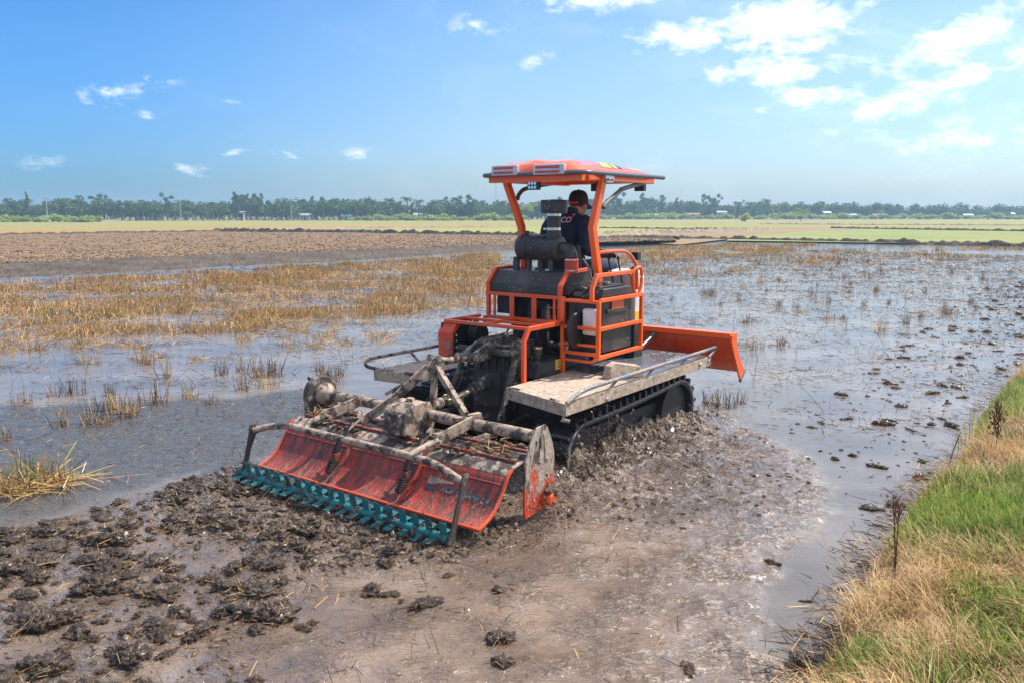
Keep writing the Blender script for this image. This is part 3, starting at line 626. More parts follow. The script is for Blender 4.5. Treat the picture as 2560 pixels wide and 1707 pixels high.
# stubble clumps one can count
def clump_mesh(name, seed, n, rad, h, lean, wts, flat=.25, green=0):
    r_ = np.random.RandomState(seed); a = r_.rand(n) * 6.28; d = rad * np.sqrt(r_.rand(n)); p0 = np.stack([np.cos(a) * d, np.sin(a) * d * .6, np.full(n, -.04)], -1)
    hh_ = h * (.35 + .75 * r_.rand(n)); la = r_.rand(n) * 6.28; ll = lean * (r_.rand(n) ** 1.5) * hh_ * 1.6
    p1 = p0 + np.stack([np.cos(la) * ll, np.sin(la) * ll, hh_], -1)
    k = int(n * flat)
    fa = r_.rand(k) * 6.28; fl = rad * (.5 + .9 * r_.rand(k)); c0 = np.stack([r_.randn(k) * rad * .5, r_.randn(k) * rad * .35, .01 + .05 * r_.rand(k)], -1)
    p0 = np.concatenate([p0, c0]); p1 = np.concatenate([p1, c0 + np.stack([np.cos(fa) * fl, np.sin(fa) * fl, .03 * r_.randn(k) + .01], -1)])
    m_ = r_.choice(4, n + k, p=np.array(wts) / sum(wts)); rr_ = .0032 + .0022 * r_.rand(n + k)
    return sticks(name, p0, p1, rr_, rr_ * .6, STRAW, m_)
CLM = [clump_mesh('stubble_clump', 70 + i, (34, 46, 28, 52, 22, 40)[i], (.20, .28, .16, .30, .14, .24)[i], (.26, .24, .30, .22, .30, .2)[i], (.3, .5, .3, .6, .35, .9)[i],
                  [(.35, .4, .22, .03), (.45, .35, .12, .08), (.1, .4, .5, 0), (.5, .3, .1, .1), (.06, .34, .6, 0), (.5, .4, .1, 0)][i]) for i in range(6)]
spots = [(x / 2.7035, 700 + (y + 25) / 2.7035) for x, y in [(160, 370), (330, 350), (520, 440), (700, 410), (800, 420), (950, 520), (1150, 340), (1310, 330), (1640, 390), (1440, 160), (1560, 170), (1970, 320), (2160, 590), (1640, 720), (1810, 700), (1290, 770), (1430, 810), (1040, 810), (720, 850), (820, 870), (640, 950), (740, 950), (860, 900), (500, 750), (360, 760), (150, 820), (740, 750), (40, 1060), (420, 960), (2250, 330), (2200, 200), (1080, 500), (600, 540), (1700, 600), (2050, 330), (900, 230), (660, 160), (2290, 620)]]
spots += [(1500 + x / 2.2189, 620 + (y + 20) / 2.2189) for x, y in [(790, 200), (1000, 160), (1210, 285), (1270, 285), (1380, 230), (990, 310), (770, 275), (820, 395), (1280, 380), (1350, 380), (1530, 210), (1600, 290), (1810, 230), (1560, 440), (1910, 345), (1955, 345), (2060, 285), (2150, 215), (2220, 205), (400, 270), (590, 240), (320, 385), (640, 860), (700, 870), (780, 840), (590, 850), (1000, 520), (860, 540), (1490, 150), (1180, 240), (1700, 400), (1780, 370)]]
rnd = random.Random(3)
for _ in range(34): spots.append((rnd.uniform(-20, 960), 790 + 170 * rnd.random() ** 1.5))
for _ in range(34): spots.append((rnd.uniform(1490, 2480), 650 + 120 * rnd.random() ** 1.3))
for i, (px, py) in enumerate(spots):
    x, y = G(px, py); dist = math.hypot(x, y)
    k = rnd.choice((0, 1, 3, 5)) if px < 1000 and py < 900 else rnd.choice((2, 4, 0, 2))
    o = link('stubble_clump', CLM[k], None, (x, y, 0), rnd.uniform(0, 6.28), (.75 if px > 1500 else .85) * rnd.uniform(.65, 1.25))
    tag(o, 'clump of cut rice stubble standing in the shallow water', 'stubble clump', 'stubble clumps standing in the flooded field')
big = clump_mesh('straw_tussock', 90, 150, .33, .30, .9, (.45, .33, .12, .10), .9)
x, y = G(75, 1222); t_ = link('straw_tussock', big, None, (x, y, 0), .4)
tag(t_, 'large tussock of straw with long green blades, at the left edge of the water', 'stubble clump', 'stubble clumps standing in the flooded field')
n = 34; a = rs.rand(n) * 6.28; pp = np.stack([rs.randn(n) * .16, rs.randn(n) * .08, np.zeros(n)], -1)
link('green_blades', blades('green_blades', pp, .22 + .26 * rs.rand(n), rs.randn(n) * .5 + .2, .35 + .5 * rs.rand(n), np.full(n, .008), [M['grassgreen']], np.zeros(n, int)), t_)

# mud clods
clodm, t, b = newmat('wet_clod'); co = t.node('ShaderNodeTexCoord').outputs['Object']
t.l.new(t.mix(t.ss(t.noise(co, 16, 6, .7), .35, .66), (.026, .017, .011), (.120, .078, .047)), b.inputs['Base Color']); b.inputs['Roughness'].default_value = .17; b.inputs['Specular IOR Level'].default_value = .5
bn = t.node('ShaderNodeBump'); bn.inputs['Strength'].default_value = .9; bn.inputs['Distance'].default_value = .012; t.l.new(t.noise(co, 55, 6, .75), bn.inputs['Height']); t.l.new(bn.outputs[0], b.inputs['Normal'])
def clod_mesh(seed):
    r_ = random.Random(seed); bm = bmesh.new()
    for j in range(r_.randint(3, 6)):
        c = Vector((r_.gauss(0, .07), r_.gauss(0, .05), 0)) if j else Vector((0, 0, 0)); s_ = r_.uniform(.035, .075) if j else .085
        res = bmesh.ops.create_icosphere(bm, subdivisions=4, radius=1)
        for v in res['verts']:
            d = v.co.copy(); q = d * 1.6 + Vector((seed * 7.1 + j * 3.3, 0, 0)); k = 1 + .62 * mnoise.fractal(q, .9, 2.2, 4) + .55 * mnoise.fractal(q * 3.5, .7, 2.1, 5) + .25 * mnoise.noise(q * 14)
            v.co = c + Vector((d.x * s_ * 1.25 * k, d.y * s_ * k, d.z * s_ * .72 * k + .008))
    for j in range(r_.randint(45, 75)):
        a = r_.uniform(0, 6.28); L = r_.uniform(.05, .15); c = Vector((r_.gauss(0, .08), r_.gauss(0, .06), r_.uniform(.0, .055))); d = Vector((math.cos(a), math.sin(a), r_.uniform(-.25, .55))).normalized()
        sd = d.cross(Vector((0, 0, 1))).normalized() * r_.uniform(.0014, .0030); u = sd.cross(d)
        vs = [bm.verts.new(c - d * L * .5 + o_) for o_ in (sd, -sd * .5 + u, -sd * .5 - u)] + [bm.verts.new(c + d * L * .5 + o_ * .6) for o_ in (sd, -sd * .5 + u, -sd * .5 - u)]
        mi_ = r_.choice((1, 2, 3, 3, 3))
        for k in range(3):
            f = bm.faces.new((vs[k], vs[(k + 1) % 3], vs[3 + (k + 1) % 3], vs[3 + k])); f.material_index = mi_
    me = bpy.data.meshes.new('mud_clod'); bm.to_mesh(me); bm.free()
    for m_ in [clodm] + STRAW[:3]: me.materials.append(m_)
    me.polygons.foreach_set('use_smooth', [True] * len(me.polygons)); return me
CLODS = [clod_mesh(200 + i) for i in range(9)]
CR = GP([(2090, 985), (2200, 900), (2330, 800), (2480, 715), (2620, 690), (2620, 840), (2530, 930), (2460, 1010), (2400, 1120), (2240, 1300), (2150, 1400), (2060, 1560), (2000, 1560), (2020, 1420), (2100, 1330), (2080, 1200), (1990, 1130), (1960, 1060)])
def far_apart(q, n, dmin):
    out = []
    for p in q:
        if all((p[0] - o[0]) ** 2 + (p[1] - o[1]) ** 2 > dmin ** 2 for o in out): out.append(p)
        if len(out) == n: break
    return out
cl_l = far_apart(sample_poly(2200, CL, lambda x, y: sstep(fbm(x * 1.5, y * 1.5, 3, 68), -.32, .25)), 170, .12)
cl_r = far_apart(sample_poly(1600, CR, lambda x, y: sstep(fbm(x * .9, y * 1.4, 3, 69), -.25, .35)), 165, .14)
cl_f = [G(*p) for p in [(960, 1490), (1000, 1505), (930, 1480), (1085, 1510), (780, 1560), (760, 1570), (1250, 1600), (1260, 1655), (1245, 1478), (1120, 1440), (1720, 1665), (2000, 1660), (2005, 1575), (1925, 1410), (1240, 1440), (640, 1700), (450, 1540), (1060, 1515)]]
for grp, ps, lab, s0 in (('clods behind the tiller', cl_l, 'dark clod of mud and straw in the turned mud behind the tiller', .50), ('clods by the bank', cl_r, 'dark clod of mud in the water along the grassy bank', .30), ('clods on the smooth mud', cl_f, 'clod of mud and straw lying on the smooth mud in front', .34)):
    for (x, y) in ps:
        s_ = s0 * rnd.choice((.4, .5, .65, .8, 1.0, 1.25, 1.4)) * rnd.uniform(.85, 1.15) * (1 + .02 * math.hypot(x, y))
        o = link('mud_clod', rnd.choice(CLODS), None, (x, y, float(water_state(np.array([x]), np.array([y]))[0][0]) - .004), rnd.uniform(0, 6.28), (s_, s_, s_ * rnd.uniform(.7, 1.15)))
        tag(o, lab, 'mud clod', grp)
# crumbs and spray: far too many to count
q = np.concatenate([sample_poly(2600, TILLER), sample_poly(650, CHURN, lambda x, y: .25 + .75 * np.exp(-line_dist(x, y, [TR0, TR1]) / .8)), sample_poly(1100, CL), sample_poly(1200, CR)]); n = len(q)
z = water_state(q[:, 0], q[:, 1])[0]; s_ = .004 + .020 * rs.rand(n) ** 2.6
crumb_b, t, b = newmat('churned_crumb'); b.inputs['Base Color'].default_value = (.16, .105, .064, 1); b.inputs['Roughness'].default_value = .10
tag(link('mud_crumbs', crumbs('mud_crumbs', np.stack([q[:, 0], q[:, 1], z + .002], -1), np.stack([s_ * 1.5, s_, s_ * .6], -1), [clodm, crumb_b], (rs.rand(n) < .4).astype(int), 6)), 'small crumbs of churned mud around the tractor and tiller', 'mud', kind='stuff')
n = 3600; lx = rs.rand(n) * 2.5 - .05; ly = -1.02 - np.abs(rs.randn(n)) * .14; hz = np.abs(rs.randn(n)) * (.10 + .20 * np.exp(-((lx - .55) / .5) ** 2))
m_ = 700; lx2 = -.75 + rs.randn(m_) * .28; ly2 = -1.36 - np.abs(rs.randn(m_)) * .12; hz2 = np.abs(rs.randn(m_)) * .16
m3 = 700; lx3 = -1.45 + rs.randn(m3) * .09; ly3 = rs.rand(m3) * 2.2 - 1.2; hz3 = np.abs(rs.randn(m3)) * .07
lx, ly, hz = np.concatenate([lx, lx2, lx3]), np.concatenate([ly, ly2, ly3]), np.concatenate([hz, hz2, hz3]); ar = 210; ta = rs.rand(ar, 16) * .34; x0_ = .25 + 1.7 * rs.rand(ar) ** 1.3; vx_, vy_, vz_ = rs.randn(ar) * .5 - .2, -.25 - 1.1 * rs.rand(ar), .7 + 1.35 * rs.rand(ar) * np.exp(-((x0_ - .6) / .9) ** 2)
hz3_ = .03 + vz_[:, None] * ta - 4.9 * ta ** 2; lx = np.concatenate([lx, (x0_[:, None] + vx_[:, None] * ta).ravel()]); ly = np.concatenate([ly, (-1.02 + vy_[:, None] * ta).ravel()]); hz = np.concatenate([hz, np.maximum(0, hz3_).ravel()])
wx, wy = to_world(lx, ly); n = len(lx)
s_ = .0018 + .0065 * rs.rand(n) ** 4; s_ *= np.where(rs.rand(n) < .07, 2.6, 1)
tag(link('mud_spray', crumbs('mud_spray', np.stack([wx, wy, hz + .01], -1), np.stack([s_, s_, s_ * (1 + 1.2 * rs.rand(n))], -1), [clodm, crumb_b], (rs.rand(n) < .6).astype(int), 8)), 'drops of muddy water thrown up by the crawler track and tiller', 'mud spray', kind='stuff')

# ---------------------------------------------------------------- the crawler tractor (x forward, y to its left)
def empty(name, loc, rz=0.0):
    o = bpy.data.objects.new(name, None); COL.objects.link(o); o.location = loc; o.rotation_euler = (0, 0, rz); o.empty_display_size = .2; return o
TROT = math.pi / 2 - TAZ
tr = tag(empty('crawler_tractor', (OX, OY, 0), TROT), 'orange crawler tractor with canopy roof, steel side decks and rubber tracks', 'tractor')
B = .004
def text_obj(name, s, size, mat, parent, M4, extr=.0008, shear=0.0):
    cu = bpy.data.curves.new(name, 'FONT'); cu.body = s; cu.size = size; cu.extrude = extr; cu.align_x = 'CENTER'; cu.align_y = 'CENTER'; cu.shear = shear; cu.offset = size * .02
    o = bpy.data.objects.new(name, cu); COL.objects.link(o); dg = bpy.context.evaluated_depsgraph_get()
    me = bpy.data.meshes.new_from_object(o.evaluated_get(dg)); bpy.data.objects.remove(o); me.materials.clear(); me.materials.append(mat); me.name = name
    o = link(name, me, parent); o.matrix_local = M4; return o
def frame_mat(loc, xd, yd):
    xd = Vector(xd).normalized(); yd = Vector(yd).normalized(); z = xd.cross(yd).normalized(); yd = z.cross(xd)
    return Matrix(((xd.x, yd.x, z.x, loc[0]), (xd.y, yd.y, z.y, loc[1]), (xd.z, yd.z, z.z, loc[2]), (0, 0, 0, 1)))

# roof
NX, NY = 44, 40; RX0, RX1, RY0, RY1 = 1.05, 2.50, -.585, .575
def roof_z(u, v):
    x = RX0 + (RX1 - RX0) * u; yc = (v - .5) * 2
    e = 1 - max(abs(yc) ** 6, abs((u - .5) * 2) ** 8); dome = .10 * (1 - abs(yc) ** 2.6) ** .6 if abs(yc) < 1 else 0
    fall = 1 - .55 * max(0, (u - .30) / .70) ** 1.6; ru = min(1, (u / .10)) ** .5 if u < .10 else 1
    hump = sum(.017 * math.exp(-((yc - c) / .17) ** 2) for c in (-.60, .04, .66)) * math.exp(-((u - .22) / .32) ** 2)
    return 2.505 + (dome * fall + hump) * ru * max(0, min(1, (1 - u) / .14)) ** .5 + .028
V = []; F = []
def rect_round(u, v):
    a, b_ = (u - .5) * 2, (v - .5) * 2; rc = .22
    x, y = a, b_
    k = max(abs(a), 1e-6); 
    q = (abs(a) ** 7 + abs(b_) ** 7) ** (1 / 7); m_ = max(abs(a), abs(b_)); s_ = m_ / q if q > 1e-6 else 1
    return (RX0 + RX1) / 2 + a * s_ * (RX1 - RX0) / 2, (RY0 + RY1) / 2 + b_ * s_ * (RY1 - RY0) / 2
for i in range(NX + 1):
    for j in range(NY + 1):
        u, v = i / NX, j / NY; x, y = rect_round(u, v); V.append((x, y, roof_z(u, v)))
for i in range(NX):
    for j in range(NY): a = i * (NY + 1) + j; F.append((a, a + NY + 1, a + NY + 2, a + 1))
mb = MB().add(V, F); border = [i * (NY + 1) for i in range(NX + 1)] + [NX * (NY + 1) + j for j in range(1, NY + 1)] + [i * (NY + 1) + NY for i in range(NX - 1, -1, -1)] + [j for j in range(NY - 1, 0, -1)]
lo = [(V[k][0], V[k][1], 2.488) for k in border]; inn = [((V[k][0] - 1.775) * .9 + 1.775, (V[k][1] + .03) * .86 - .03, 2.492) for k in border]
nb = len(border); mb.add([V[k] for k in border] + lo + inn, [(i, (i + 1) % nb, (i + 1) % nb + nb, i + nb) for i in range(nb)] + [(i + nb, (i + 1) % nb + nb, (i + 1) % nb + 2 * nb, i + 2 * nb) for i in range(nb)] + [tuple(range(2 * nb, 3 * nb))])
roof = mb.build('canopy_roof', M['roof'], tr)
zr = lambda x, y: roof_z((x - RX0) / (RX1 - RX0), (y - RY0) / (RY1 - RY0))
mb = MB(); path = [(2.36, .555, 2.505), (1.12, .555, 2.505)] + arc((1.12, .465, 2.505), .09, 90, 180, 5, 'xy')[1:] + arc((1.12, -.525, 2.505), .09, 180, 270, 5, 'xy') + [(2.52, -.615, 2.505)]
mb.tube(path, .021, 10).build('rim_bar', M['greymetal'], roof)
mb = MB().box((1.08, -.55, 2.435), (1.16, .50, 2.497)).box((1.16, -.575, 2.44), (2.40, -.505, 2.497)).box((1.16, .43, 2.44), (2.40, .50, 2.497)).box((2.33, -.505, 2.45), (2.40, .43, 2.497))
mb.build('roof_frame', M['orange'], tr, B)
mb = MB().prism([(1.36, 2.495), (1.52, 2.495), (1.50, 2.425), (1.38, 2.425)], 'y', -.625, -.578)
for x in (1.405, 1.475): mb.lathe([(.012, -.020), (.012, 0)], (x, -.624, 2.455), 'y', 8)
mb.build('post_bracket', M['alu'], roof, .002)
for y0 in (.455, .425 - .0 - .53 + .0):
    pass
for (ya, yb, za, zb) in ((.405, .105, 2.497, 2.590), (-.075, -.410, 2.492, 2.584)):
    x0 = 1.000
    L_ = MB().box((x0, yb, za), (x0 + .045, ya, zb)).build('tail_lamp', M['lens'], roof, .008)
    m_ = MB()
    for k in (0, 1): m_.box((x0 - .004, yb + .045, za + .014 + k * .042), (x0 + .003, ya - .03, za + .036 + k * .042))
    m_.build('lamp_strip', M['lensred'], L_, .002)
    g = MB()
    for c in (ya - .022, yb + .030):
        for k in range(3): g.ball((x0 - .001, c, za + .018 + k * .014), .006, 5)
    g.build('reflector_dots', M['chrome'], L_)
def work_lamp(c, face, s_=.055):
    m_ = MB().box((c[0] - .02, c[1] - s_, c[2] - s_ * .72), (c[0] + .035, c[1] + s_, c[2] + s_ * .72)); m_.tube([(c[0] + .01, c[1], c[2] + s_ * .7), (c[0] + .01, c[1], 2.47)], .010, 8)
    o = m_.build('work_lamp', M['blackclean'], tr, .004)
    g = MB(); f = -.022 if face < 0 else .037
    for i in range(3):
        for j in range(2): g.lathe([(.015, -.003), (.011, .003)], (c[0] + f, c[1] + (i - 1) * .033, c[2] + (j - .5) * .036), 'x', 10)
    g.build('lamp_lens', M['chrome'], o)
work_lamp((1.12, 0.0, 2.405), -1, .058); work_lamp((1.72, -.31, 2.395), 1, .05); work_lamp((2.50, -.36, 2.415), 1, .055)
# posts with braces
for s_, ys in ((-1, (-.575, -.455, -.475)), (1, (.535, .405, .42))):
    p = [(1.40, ys[0], 2.47), (1.30 if s_ < 0 else 1.48, ys[1] - (.075 if s_ < 0 else 0), 2.02), (1.40 if s_ < 0 else 1.56, ys[2] - (.06 if s_ < 0 else 0), 1.62), (1.44 if s_ < 0 else 1.57, ys[2] - (.05 if s_ < 0 else 0), 1.38)]
    MB().beam(p, .056, .072, up=(1, 0, 0)).build('canopy_post', M['orange'], tr, .006)
for pts in ([(1.43, -.565, 2.20), (1.50, -.56, 2.245), (1.76, -.55, 2.36), (1.84, -.55, 2.385), (2.42, -.52, 2.475)], [(1.49, .46, 2.29), (1.55, .48, 2.345), (1.70, .48, 2.405), (2.22, .45, 2.475)]):
    MB().tube(smooth_path(pts, 4), .022, 9).build('roof_brace', M['greymetal'], tr)
# roof decals
def roof_patch(name, poly, mat, dz):
    V = [(x, y, zr(x, y) + dz) for x, y in poly]; k = len(V); mid = (sum(x for x, _ in poly) / k, sum(y for _, y in poly) / k); n_ = 6; vs = []; fs = []
    for i in range(n_ + 1):
        f = i / n_
        for (x, y) in poly: xx, yy = mid[0] + (x - mid[0]) * f, mid[1] + (y - mid[1]) * f; vs.append((xx, yy, zr(xx, yy) + dz))
    for i in range(n_):
        for j in range(k): fs.append((i * k + j, i * k + (j + 1) % k, (i + 1) * k + (j + 1) % k, (i + 1) * k + j))
    return MB().add(vs, fs).build(name, mat, roof)
def strip(x0, x1, s0, s1, n_=8):
    a = [(x0 + (s0 - x0) * t, -.555 + .19 * t ** .8) for t in np.linspace(0, 1, n_)]; b_ = [(x1 + (s1 - x1) * t, -.555 + .19 * t ** .8) for t in np.linspace(1, 0, n_)]
    return a + b_
roof_patch('decal_stripe', strip(1.42, 1.60, 1.66, 1.78), M['decalyel'], .004); roof_patch('decal_stripe', strip(1.60, 1.635, 1.78, 1.83), M['decalblue'], .005)
roof_patch('decal_stripe', strip(1.64, 1.71, 1.835, 1.87), M['decalyel'], .004); roof_patch('decal_stripe', strip(1.735, 1.80, 1.875, 1.94), M['decalblue'], .005)
ta = Vector((1.95, -.50, zr(1.95, -.50))); tb = Vector((2.2, -.50, zr(2.2, -.50))); tcx = Vector((1.95, -.42, zr(1.95, -.42))); 
for k, s_ in enumerate(('RS6Y', 'UR6A9')):
    y_ = -.45 - .065 * k; c = Vector((2.03 + .03 * k, y_, zr(2.03 + .03 * k, y_) + .006)); text_obj('lettering', s_, .075, M['white'], roof, frame_mat(c, Vector((2.2, y_, zr(2.2, y_))) - Vector((1.9, y_, zr(1.9, y_))), Vector((2.03, y_ + .06, zr(2.03, y_ + .06))) - Vector((2.03, y_, zr(2.03, y_)))))

# hood over the engine with its frame
HL, HR = .49, -.315
hp = [(1.085, 1.40), (1.085, 1.487), (1.20, 1.605), (1.66, 1.615), (1.66, 1.40)]
hood = MB().prism(hp, 'y', HR, HL).build('engine_hood', M['black'], tr, .008)
mb = MB()
for y in (HL + .016, HR - .016):
    mb.beam([(1.079, y, 1.165), (1.079, y, 1.488), (1.20, y, 1.612), (1.55, y, 1.622)], .036, .036, up=(0, 1, 0))
mb.beam([(1.075, HL, 1.385), (1.075, HR, 1.385)], .03, .034); mb.beam([(1.075, HL + .03, 1.155), (1.075, HR - .03, 1.155)], .036, .036)
for y, wd in ((.425, .022), (.215, .052), (-.045, .052), (-.275, .026)): mb.beam([(1.072, y, 1.17), (1.072, y, 1.37)], .02, wd, up=(0, 1, 0))
for y in (.215, -.045): pass
mb.build('hood_frame', M['orange_mud'], tr, B)
# lower rear frame
mb = MB(); RF = -.365
mb.beam([(.471, RF, .70), (.471, RF, 1.062), (.543, RF, 1.160), (1.06, RF, 1.160)], .040, .036, up=(0, 1, 0))
mb.beam([(.545, RF + .02, 1.160), (.545, .60, 1.160)], .034, .030); mb.beam([(1.06, .60, 1.160), (.545, .60, 1.160)], .034, .03)
mb.beam([(.82, .585, 1.158), (.82, RF + .02, 1.158)], .03, .026); mb.beam([(.56, .15, 1.158), (1.06, .15, 1.158)], .03, .026)
mb.beam([(1.07, .545, 1.16), (1.07, .545, .95)], .03, .03, up=(0, 1, 0))
for k in (0, 1, 2): mb.lathe([(.008, -.03), (.008, 0)], (.47, RF + .03, .76 + .15 * k), 'y', 6)
mb.build('rear_frame', M['orange_mud'], tr, B)
mb = MB().prism([(.471, .80), (.471, 1.060), (.545, 1.150), (.62, 1.150), (.50, 1.04), (.50, .80)], 'y', .455, .625)
mb.build('belt_guard', M['panel_mud'], tr, B)
# pierced guard plate behind the rear pulley: rows of real holes between strips
mb = MB(); px0, px1, pz0, pz1 = .50, 1.05, .80, 1.145; nxh, nzh = 9, 6; dx, dz = (px1 - px0) / nxh, (pz1 - pz0) / nzh; hr = .011
for i in range(nxh):
    for k in range(nzh):
        cx, cz = px0 + (i + .5) * dx, pz0 + (k + .5) * dz; hole = (i < 4 or k == nzh - 1); sq = [(cx - dx / 2, cz - dz / 2), (cx + dx / 2, cz - dz / 2), (cx + dx / 2, cz + dz / 2), (cx - dx / 2, cz + dz / 2)]
        if not hole: mb.add([(a, .612, c) for a, c in sq], [(0, 1, 2, 3)]); continue
        ring = [(cx + hr * math.cos(R(45 * j - 135)), cz + hr * math.sin(R(45 * j - 135))) for j in range(8)]
        out = []
        for j in range(4): out += [sq[j], ((sq[j][0] + sq[(j + 1) % 4][0]) / 2, (sq[j][1] + sq[(j + 1) % 4][1]) / 2)]
        mb.add([(a, .612, c) for a, c in out + ring], [(j, (j + 1) % 8, 8 + (j + 1) % 8, 8 + j) for j in range(8)])
o = mb.build('guard_plate', M['engine'], tr, smooth=False); sm = o.modifiers.new('solid', 'SOLIDIFY'); sm.thickness = .004
mb = MB().lathe([(.05, -.06), (.105, -.055), (.105, -.04), (.085, -.035), (.105, -.02), (.085, -.012), (.105, 0), (.085, .008), (.105, .02), (.105, .04), (.05, .045)], (.86, .47, 1.0), 'y', 28)
mb.build('drive_pulley', M['engine'], tr)
# cage round the radiator
CB, CT = .872, 1.382; y0c, y1c = -.365, -.745
mb = MB(); s_ = .036
mb.beam([(1.079, y0c, .70), (1.079, y0c, 1.40)], s_, s_, up=(0, 1, 0)); mb.beam([(1.079, y1c, CB - .02), (1.079, y1c, CT)], s_, s_, up=(0, 1, 0))
for z, h in ((CT - .012, .030), (1.130, .032), (.975, .024), (.897, .032)): mb.beam([(1.079, y0c - .018, z), (1.079, y1c + .018, z)], .03, h)
mb.tube([(1.079, y0c, .826), (1.079, -.66, .826)] + arc((1.079, -.66, .886), .06, 270, 180, 4, 'yz')[1:], .015, 8)
for z in (CT, 1.125, CB): mb.beam([(1.098, y1c, z), (1.86, y1c, z)], s_ - .004, s_)
mb.beam([(1.87, y1c, CB - .018), (1.87, y1c, CT + .018)], .034, .034, up=(0, 1, 0)); mb.beam([(1.87, y1c, CT), (1.87, -.40, CT)], .03, .03)
mb.beam([(1.079, -.672, CT), (1.079, -.672, 1.485), (1.155, -.672, 1.598), (1.80, -.672, 1.600), (1.845, -.672, CT)], s_, s_, up=(0, 1, 0))
mb.box((1.05, y0c - .04, .700), (1.12, y0c + .05, .708))
mb.build('radiator_cage', M['orange'], tr, B)
mb = MB().tube(smooth_path([(1.86, -.72, CT), (1.90, -.72, 1.46), (1.905, -.72, 1.58), (1.87, -.72, 1.640), (1.80, -.715, 1.63), (1.72, -.69, 1.575)], 5), .017, 9)
mb.tube(smooth_path([(1.36, -.53, 1.790), (1.72, -.555, 1.795), (1.90, -.56, 1.775), (2.03, -.56, 1.70), (2.10, -.56, 1.60), (2.12, -.56, 1.40)], 5), .017, 9)
mb.build('grab_rail', M['orange'], tr)
mb = MB().box((1.19, -.72, .90), (1.72, -.42, 1.40)); mb.prism([(1.16, 1.40), (1.74, 1.40), (1.70, 1.475), (1.20, 1.475)], 'y', -.725, -.41).box((1.23, -.66, 1.475), (1.68, -.50, 1.492))
rad = mb.build('radiator', M['black'], tr, .006)
MB().lathe([(.036, 0), (.040, .004), (.040, .020), (.034, .028)], (1.50, -.57, 1.492), 'z', 14).build('radiator_cap', M['brass'], rad)
MB().tube(smooth_path([(1.47, -.58, 1.505), (1.3, -.60, 1.52), (1.2, -.58, 1.49), (1.16, -.50, 1.40)], 4), .008, 6).build('overflow_hose', M['blackclean'], rad)
MB().box((1.25, -.735, 1.25), (1.62, -.724, 1.285)).build('mounting_strip', M['black'], rad, .002)
MB().prism([(1.33, 1.375), (1.55, 1.375), (1.55, 1.27), (1.51, 1.285), (1.37, 1.285), (1.33, 1.265)], 'y', -.735, -.725).build('tank_plate', M['orange_mud'], rad, .002)
MB().box((1.10, -.70, 1.06), (1.19, -.555, 1.30)).build('coolant_bottle', M['cream'], tr, .02)
MB().tube(smooth_path([(1.16, -.36, 1.41), (1.2, -.42, 1.47), (1.22, -.52, 1.45), (1.3, -.58, 1.38)], 5), .032, 10).build('radiator_hose', M['blackclean'], tr)
MB().lathe([(.16, 0), (.17, .01), (.17, .03), (.05, .035)], (1.10, -.53, 1.10), 'y', 20).build('fan_shroud', M['engine'], tr)
# engine and what shows of it
mb = MB().box((1.28, -.30, .80), (1.95, .36, 1.38)).box((1.13, .30, 1.19), (1.25, .44, 1.36)).box((1.18, -.16, .84), (1.30, .10, 1.34)).box((1.10, -.33, .71), (1.6, .40, .84))
mb.lathe([(.05, 0), (.055, .02), (.055, .16), (.03, .18)], (1.12, -.16, 1.10), 'z', 14).lathe([(.04, 0), (.045, .1), (.03, .12)], (1.14, .02, 1.15), 'z', 12)
mb.lathe([(.085, 0), (.09, .02), (.09, .10), (.06, .12)], (1.16, -.50, 1.13), 'y', 16).tube([(1.1, -.2, .95), (1.2, -.32, .9), (1.4, -.5, .92)], .03, 8)
for k in range(5): mb.tube(smooth_path([(1.12, -.25 + .11 * k, .85), (1.05, -.22 + .12 * k, .98 + .03 * (k % 3)), (1.14, -.18 + .1 * k, 1.12), (1.26, -.2 + .1 * k, 1.2)], 4), .011, 6)
eng = mb.build('engine', M['engine'], tr, .006)
mb = MB().lathe([(.030, 0), (.036, .01), (.036, .055), (.028, .06), (.028, .10), (.012, .11), (.012, .15)], (1.10, -.19, 1.165), 'z', 14); mb.tube([(1.10, -.16, 1.28), (1.10, -.30, 1.29)], .008, 6)
mb.build('fuel_filter', M['brass'], eng)
MB().lathe([(.045, -.05), (.06, -.03), (.06, .03), (.045, .05)], (1.15, -.47, 1.18), 'y', 16).build('alternator', M['alu'], eng)
MB().tube([(1.10, -.40, .93), (1.12, -.30, .955)], .020, 8).build('hose_clamp', M['alu'], eng)
# air cleaner and pre cleaner
ax = 1.26
mb = MB().lathe([(.09, .245), (.118, .24), (.126, .22), (.126, .185), (.120, .18), (.120, -.03), (.124, -.035), (.124, -.07), (.118, -.075), (.118, -.205), (.095, -.225), (.05, -.228)], (ax, 0, 1.83), 'y', 32)
mb.tube([(ax, .18, 1.94), (ax, .18, 1.985)], .022, 8).lathe([(.090, 0), (.080, .05), (.066, .12), (.066, .14)], (ax, -.135, 1.86), 'z', 24)
for y in (.14, .02, -.10): mb.box((ax - .03, y - .012, 1.61), (ax + .02, y + .012, 1.74))
mb.tube([(ax - .1, .12, 1.75), (ax - .125, .12, 1.83), (ax - .1, .12, 1.9)], .006, 6)
ac = mb.build('air_cleaner', M['black'], tr, .003)
MB().lathe([(.064, 0), (.064, .17)], (ax, -.135, 1.985), 'z', 24).build('intake_neck', M['black'], ac)
mb = MB()
for z in (1.995, 2.125): mb.lathe([(.068, 0), (.068, .024)], (ax, -.135, z), 'z', 24)
mb.box((ax - .06, -.085, 1.998), (ax - .04, -.055, 2.016)); mb.build('hose_clamp', M['chrome'], ac)
MB().lathe([(.060, 2.148), (.120, 2.150), (.124, 2.155), (.124, 2.17), (.127, 2.172), (.127, 2.262), (.120, 2.272), (.02, 2.278)], (ax, -.135, 0), 'z', 32).build('rain_cap', M['black'], ac)
